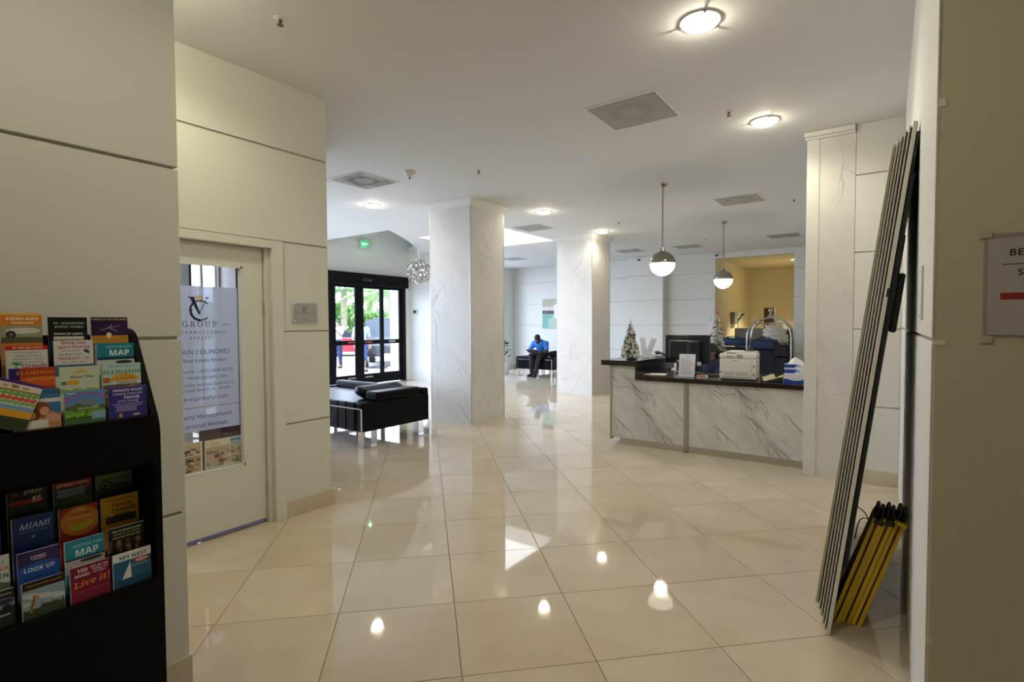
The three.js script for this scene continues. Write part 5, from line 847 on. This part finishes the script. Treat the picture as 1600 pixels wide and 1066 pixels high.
{
  M.navy = std(rgb(.004, .006, .016), .8); M.navyLight = std(rgb(.014, .034, .095), .8); M.brownBox = std(rgb(.10, .066, .03), .85); M.card = std(rgb(.30, .22, .12), .85); M.greyBox = std(rgb(.24, .23, .19), .7);
  const s = (pos, w, h, d, m, label, ry = 0) => { const t = thing('suitcase', label, 'suitcase', pos, ry, 'luggage around the cart'); part('shell', rb(w, h, d, .04).translate(0, h / 2 + .012, 0), m, t); part('zip_band', rb(w + .006, .02, d + .006, .008).translate(0, h * .55, 0), M.black, t); part('handle', tube([[-.08, h + .01, 0], [-.07, h + .045, 0], [.07, h + .045, 0], [.08, h + .01, 0]], .009, 20), M.black, t); for (const x of [-w / 2 + .06, w / 2 - .06]) part('foot', cyl(.02, .02, .014, 10).translate(x, .007, 0), M.black, t); };
  s([-2.42, .245, -13.95], .55, .62, .34, M.navy, 'large navy suitcase standing on the luggage cart'); s([-2.02, .245, -13.95], .30, .45, .34, M.darkCloth, 'small black suitcase on the right of the luggage cart');
  s([-3.12, 0, -13.9], .6, .92, .34, M.navy, 'tall navy suitcase standing left of the luggage cart');
  const d = (pos, w, h, dd, m, label, k) => { const t = thing('duffel_bag', label, 'bag', pos, 0, 'luggage around the cart'); part('body', soft(w, h, dd, .5, k).translate(0, h / 2, 0), m, t); part('strap', tube([[-w * .25, h * .8, dd * .3], [-w * .2, h * 1.1, 0], [w * .2, h * 1.1, 0], [w * .25, h * .8, dd * .3]], .012, 24), M.black, t); };
  d([-2.42, .88, -13.95], .58, .26, .4, M.navyLight, 'blue duffel bag lying on the suitcase on the cart', 1); d([-3.12, .96, -13.9], .68, .2, .42, M.navyLight, 'blue duffel bag lying on the tall suitcase left of the cart', 4); d([-2.02, .71, -13.92], .34, .3, .4, M.darkCloth, 'black soft bag on the right half of the cart', 2);
  const p = thing('plastic_bag', 'crumpled translucent plastic bag lying over the boxes beside the cart', 'plastic bag', [-2.28, 1.05, -14.6]); const g = new THREE.SphereGeometry(1, 40, 28); { const q = g.attributes.position; for (let i = 0; i < q.count; i++) { const x = q.getX(i), y = q.getY(i), z = q.getZ(i), n = 1 + .16 * Math.sin(11 * x + 4 * y) * Math.sin(9 * z - 5 * y) + .1 * Math.sin(17 * y + 8 * x); q.setXYZ(i, x * .24 * n, y * .33 * n, z * .16 * n); } g.computeVertexNormals(); }
  part('film', metreUV(g).rotateZ(.55).translate(0, .15, 0), phys(rgb(.86, .83, .74), .25, { transmission: .35, thickness: 0 }), p); part('knot', soft(.1, .2, .06, .8, 3).rotateZ(.5).translate(.2, -.05, 0), phys(rgb(.72, .68, .55), .3, { transmission: .3, thickness: 0 }), p);
  const bx = (pos, w, h, dd, m, label) => { const t = thing('storage_box', label, 'box', pos); part('carton', bb(-w / 2, 0, -dd / 2, w / 2, h, dd / 2, .006), m, t); part('flap', [bb(-w / 2, h, -dd / 2, w / 2, h + .006, -.004, .001), bb(-w / 2, h, .004, w / 2, h + .006, dd / 2, .001)], m, t); part('tape', bb(-.025, h + .006, -dd / 2, .025, h + .0075, dd / 2), M.card, t); };
  bx([-2.22, 0, -15.25], .62, 1.36, .5, M.brownBox, 'tall dark brown carton standing behind the luggage cart'); bx([-3.05, 0, -15.6], .75, 1.38, .5, M.greyBox, 'tall grey cabinet box standing left inside the alcove'); bx([-2.72, 0, -16.4], .26, 1.95, .3, M.brownBox, 'narrow tall brown carton farther back in the alcove');
  const w = thing('wall_phone', 'grey wall box with a black handset on the alcove\'s left wall', 'wall phone', [-3.77, 1.68, -16.6]); part('housing', rb(.12, .34, .5, .02).translate(.06, 0, 0), M.greyBox, w); part('handset', tube([[.13, -.06, -.12], [.17, 0, -.22], [.2, .08, -.28], [.26, .12, -.3]], .03, 20, 10), M.black, w); part('cord', tube([[.12, -.1, -.1], [.14, -.35, -.1], [.1, -.6, -.12]], .008, 20), M.black, w);
}
{
  const t = thing('wall_notices', 'white printed sheets taped to the back wall left of the alcove', 'notice', [-3.86, 1.5, -14.648]); part('upper_sheet', bb(-.09, .03, 0, .06, .25, .002), M.paper, t); part('lower_sheet', bb(-.09, -.22, 0, .06, .0, .002), M.paper, t); const l = []; for (let k = 0; k < 9; k++) l.push(bb(-.07, .22 - k * .02, .002, .04 - (k % 3) * .02, .226 - k * .02, .0025)); part('printed_lines', l, std(rgb(.3, .33, .42), .7), t);
}
// ================= OUTSIDE =================
{
  M.concrete = std(rgb(.60, .59, .56), .85, 0, { map: tex(256, 256, (u, v) => mixc([.62, .61, .58], [.54, .53, .5], fbm(u * 8, v * 8, 8, 4, 5)), [.3, .3]) });
  struct('driveway', [bb(-90, -.25, -90, -11.06, -.03, 40), bb(-11.06, -.25, -3.37, -6.76, -.03, 40)], M.concrete);
  const c = thing('porch_column', 'square white porch column outside the entrance', 'column', [-13.2, -.03, -12.45]); part('shaft', bb(-.45, .12, -.45, .45, 4.6, .45, .01), M.wallWhite, c); part('plinth', bb(-.52, 0, -.52, .52, .12, .52, .01), M.wallWhite, c);
  M.paintRed = phys(rgb(.42, .012, .02), .25, { clearcoat: 1, clearcoatRoughness: .05 }); M.paintBlack = phys(rgb(.01, .011, .014), .22, { clearcoat: 1, clearcoatRoughness: .05 }); M.carGlass = phys(rgb(.03, .035, .04), .05, {}); M.tyre = std(rgb(.012, .012, .012), .8);
  function car(name, label, pos, ry, paint, P, glass, L, W, wheelR, wx) {
    const t = thing(name, label, 'car', pos, ry);
    const ex = (pts, w, b) => { const s = new THREE.Shape(); pts.forEach(([x, y], i) => i ? s.lineTo(x, y) : s.moveTo(x, y)); s.closePath(); const g = new THREE.ExtrudeGeometry(s, { depth: w - 2 * b, bevelEnabled: true, bevelSize: b, bevelThickness: b, bevelSegments: 3 }); return metreUV(g.translate(0, 0, -w / 2 + b)); };
    part('body', ex(P, W, .07), paint, t); part('window_band', ex(glass, W - .12, .03), M.carGlass, t); 
    const roofTop = Math.max(...glass.map(g => g[1])); const rx = glass.filter(g => g[1] > roofTop - .03).map(g => g[0]); part('roof', rb(Math.max(...rx) - Math.min(...rx) + .14, .06, W - .16, .03).translate((Math.max(...rx) + Math.min(...rx)) / 2, roofTop + .04, 0), paint, t);
    for (const x of wx) for (const z of [-1, 1]) { const w = part('wheel', cyl(wheelR, wheelR, .22, 26).rotateX(Math.PI / 2), M.tyre, t, [x, wheelR, z * (W / 2 - .1)]); part('hub', cyl(wheelR * .6, wheelR * .6, .235, 20).rotateX(Math.PI / 2), M.brushed, w); }
    for (const z of [-1, 1]) { part('headlight', rb(.06, .12, .3, .03).translate(L / 2 + .03, .68, z * (W / 2 - .28)), M.plasticW, t); part('tail_light', rb(.05, .14, .26, .03).translate(-L / 2 - .03, .78, z * (W / 2 - .24)), std(rgb(.4, .01, .01), .3), t); part('mirror', rb(.1, .12, .2, .04).translate(.75, 1.05, z * (W / 2 + .08)), paint, t); }
    part('number_plate', rb(.02, .12, .36, .006).translate(L / 2 + .075, .48, 0), M.plasticW, t); return t;
  }
  car('sedan', 'red car parked outside seen through the left door pane', [-22.3, -.03, -16.2], .94, M.paintRed, [[-2.2, .3], [2.2, .3], [2.25, .55], [2.1, .72], [1.1, .86], [-1.6, .9], [-2.2, .86], [-2.25, .6]], [[-1.75, .86], [1.1, .84], [.35, 1.3], [-.95, 1.34]], 4.4, 1.8, .32, [-1.35, 1.35]);
  car('suv', 'black off-road car parked outside beside the white porch column', [-15.8, -.03, -13.9], -.79, M.paintBlack, [[-2.1, .5], [2.1, .5], [2.15, .8], [2.05, 1.05], [.9, 1.12], [-2.1, 1.12], [-2.15, .7]], [[-2.05, 1.1], [.85, 1.1], [.55, 1.72], [-2.0, 1.76]], 4.2, 1.85, .4, [-1.3, 1.35]);
  person('man in a white shirt and dark trousers standing outside by the red car', [-16.0, -.03, -11.62], .4, { pelvis: [0, .93, 0], chest: [0, 1.28, .01], neck: [0, 1.47, .02], head: [0, 1.58, .04], face: [0, 0, 1], shL: [.19, 1.40, 0], shR: [-.19, 1.40, 0], elL: [.26, 1.2, .22], elR: [-.24, 1.12, -.02], wrL: [.2, 1.34, .42], wrR: [-.24, .9, .1], hipL: [.09, .9, 0], hipR: [-.09, .9, 0], knL: [.1, .5, .02], knR: [-.1, .5, .04], anL: [.1, .09, -.02], anR: [-.1, .09, .02], toL: [.12, .045, .13], toR: [-.11, .045, .17] }, { skin: M.skinLight, shirt: M.whiteCloth, pants: M.navyCloth, sleeve: .8 });
  person('person in a pale shirt and blue shorts standing outside by the black car', [-14.05, -.03, -11.12], 1.2, { pelvis: [0, .93, 0], chest: [0, 1.28, .01], neck: [0, 1.47, .02], head: [0, 1.58, .04], face: [0, 0, 1], shL: [.19, 1.40, 0], shR: [-.19, 1.40, 0], elL: [.26, 1.13, .0], elR: [-.26, 1.13, -.02], wrL: [.24, .9, .1], wrR: [-.24, .9, .1], hipL: [.09, .9, 0], hipR: [-.09, .9, 0], knL: [.1, .5, .02], knR: [-.1, .5, .04], anL: [.1, .09, -.02], anR: [-.1, .09, .02], toL: [.12, .045, .13], toR: [-.11, .045, .17] }, { skin: M.skinLight, shirt: M.greyBlue, pants: M.jeans, sleeve: .8, leg: .15 });
  // palms, shrubs
  M.frond = phys(rgb(.20, .36, .07), .6, { side: THREE.DoubleSide, transmission: .3, thickness: 0 }); M.leafG = phys(rgb(.14, .30, .05), .6, { side: THREE.DoubleSide, transmission: .35, thickness: 0 }); M.trunk = std(rgb(.30, .24, .18), .9);
  function palm(x, z, h, label) {
    const t = thing('palm_tree', label, 'palm tree', [x, -.03, z]); part('trunk', tube([[0, 0, 0], [.1, h * .4, .05], [.05, h, 0]], .17, 20, 10), M.trunk, t);
    for (let k = 0; k < 20; k++) { const a = k * 2.4, L = rr(2.2, 3.0), up = rr(-.2, 1.0), P = [], pt = (s) => [L * s, up * s * 1.3 - 1.7 * s * s, 0]; for (let q = 0; q < 22; q++) { const s0 = .08 + q / 22 * .92, p = pt(s0), w = .62 * Math.sin(Math.PI * Math.min(1, s0 * .9 + .1)) + .1; for (const sg of [-1, 1]) { const e = [p[0] + .25, p[1] - .3 * w - .1, sg * w]; P.push(p[0], p[1], 0, p[0] + .09, p[1], 0, ...e); } } const g = new THREE.BufferGeometry(); g.setAttribute('position', new THREE.Float32BufferAttribute(P, 3)); g.computeVertexNormals(); const f = part('frond', metreUV(g), M.frond, t, [.05, h, 0]); f.rotation.y = a; part('rib', tube([pt(0), pt(.5), pt(1)], .02, 10, 5), M.frond, f); }
  }
  palm(-25.7, -19.1, 3.6, 'palm tree with hanging fronds behind the red car'); palm(-29.6, -24.2, 4.0, 'palm tree seen through the middle door pane'); palm(-22.2, -19.6, 3.4, 'palm tree beside the white porch column outside');
  function shrub(x, z, r, h, label) { const t = thing('shrub', label, 'shrub', [x, -.03, z]); const lg = new THREE.BufferGeometry(); lg.setAttribute('position', new THREE.Float32BufferAttribute([0, 0, 0, .07, .12, .02, 0, .26, 0, 0, 0, 0, 0, .26, 0, -.07, .12, .02], 3)); lg.setAttribute('uv', new THREE.Float32BufferAttribute(new Array(12).fill(0), 2)); lg.computeVertexNormals(); const n = 1500, im = new THREE.InstancedMesh(lg, M.leafG, n), m = new THREE.Matrix4(), q = new THREE.Quaternion(), e = new THREE.Euler(); for (let k = 0; k < n; k++) { const a = rr(0, 6.283), b = Math.acos(rr(-.3, 1)), d = r * rr(.55, 1); e.set(rr(-1.5, 1.5), rr(0, 6.3), rr(-1.5, 1.5)); m.compose(new THREE.Vector3(d * Math.sin(b) * Math.cos(a), h * .42 + h * .58 * Math.cos(b) * d / r, d * Math.sin(b) * Math.sin(a)), q.setFromEuler(e), new THREE.Vector3(1, 1, 1).multiplyScalar(rr(.8, 1.6))); im.setMatrixAt(k, m); } im.name = 'foliage'; im.userData.kind = 'stuff'; t.add(im); part('stem', [bar([0, 0, 0], [0, h * .6, 0], .05), bar([0, .2, 0], [.4, h * .5, .1], .03), bar([0, .2, 0], [-.3, h * .5, -.2], .03)], M.trunk, t); }
  [[-28.6, -17.2], [-27.2, -19.6], [-26.2, -22.0], [-25.2, -24.3], [-24, -26.4], [-30, -14.6]].forEach(([x, z], k) => shrub(x, z, 1.9, 2.5 + .5 * (k % 2), ['leftmost', 'second', 'third', 'fourth', 'fifth', 'rightmost'][k] + ' green shrub of the hedge across the driveway'));
}
{ // added office light panel, out of view, to backlight the door poster
  const t = thing('added_office_light', 'added unseen light panel inside the office, backlighting the door poster', 'ceiling light', [-5.2, HC - .01, -1.2]); part('frame', bb(-.32, -.03, -.32, .32, 0, .32, .004), M.whiteTrim, t); part('diffuser', bb(-.29, -.034, -.29, .29, -.031, .29), M.recess, t);
  const l = new THREE.RectAreaLight(rgb(.78, .87, 1), 20, .58, .58); l.position.set(-5.2, HC - .05, -1.2); l.lookAt(-5.2, 0, -1.2); scene.add(l);
}
// ================= FINISH =================
scene.traverse((o) => { if (o.isMesh) { o.castShadow = true; o.receiveShadow = true; } });
renderer.render(scene, camera);
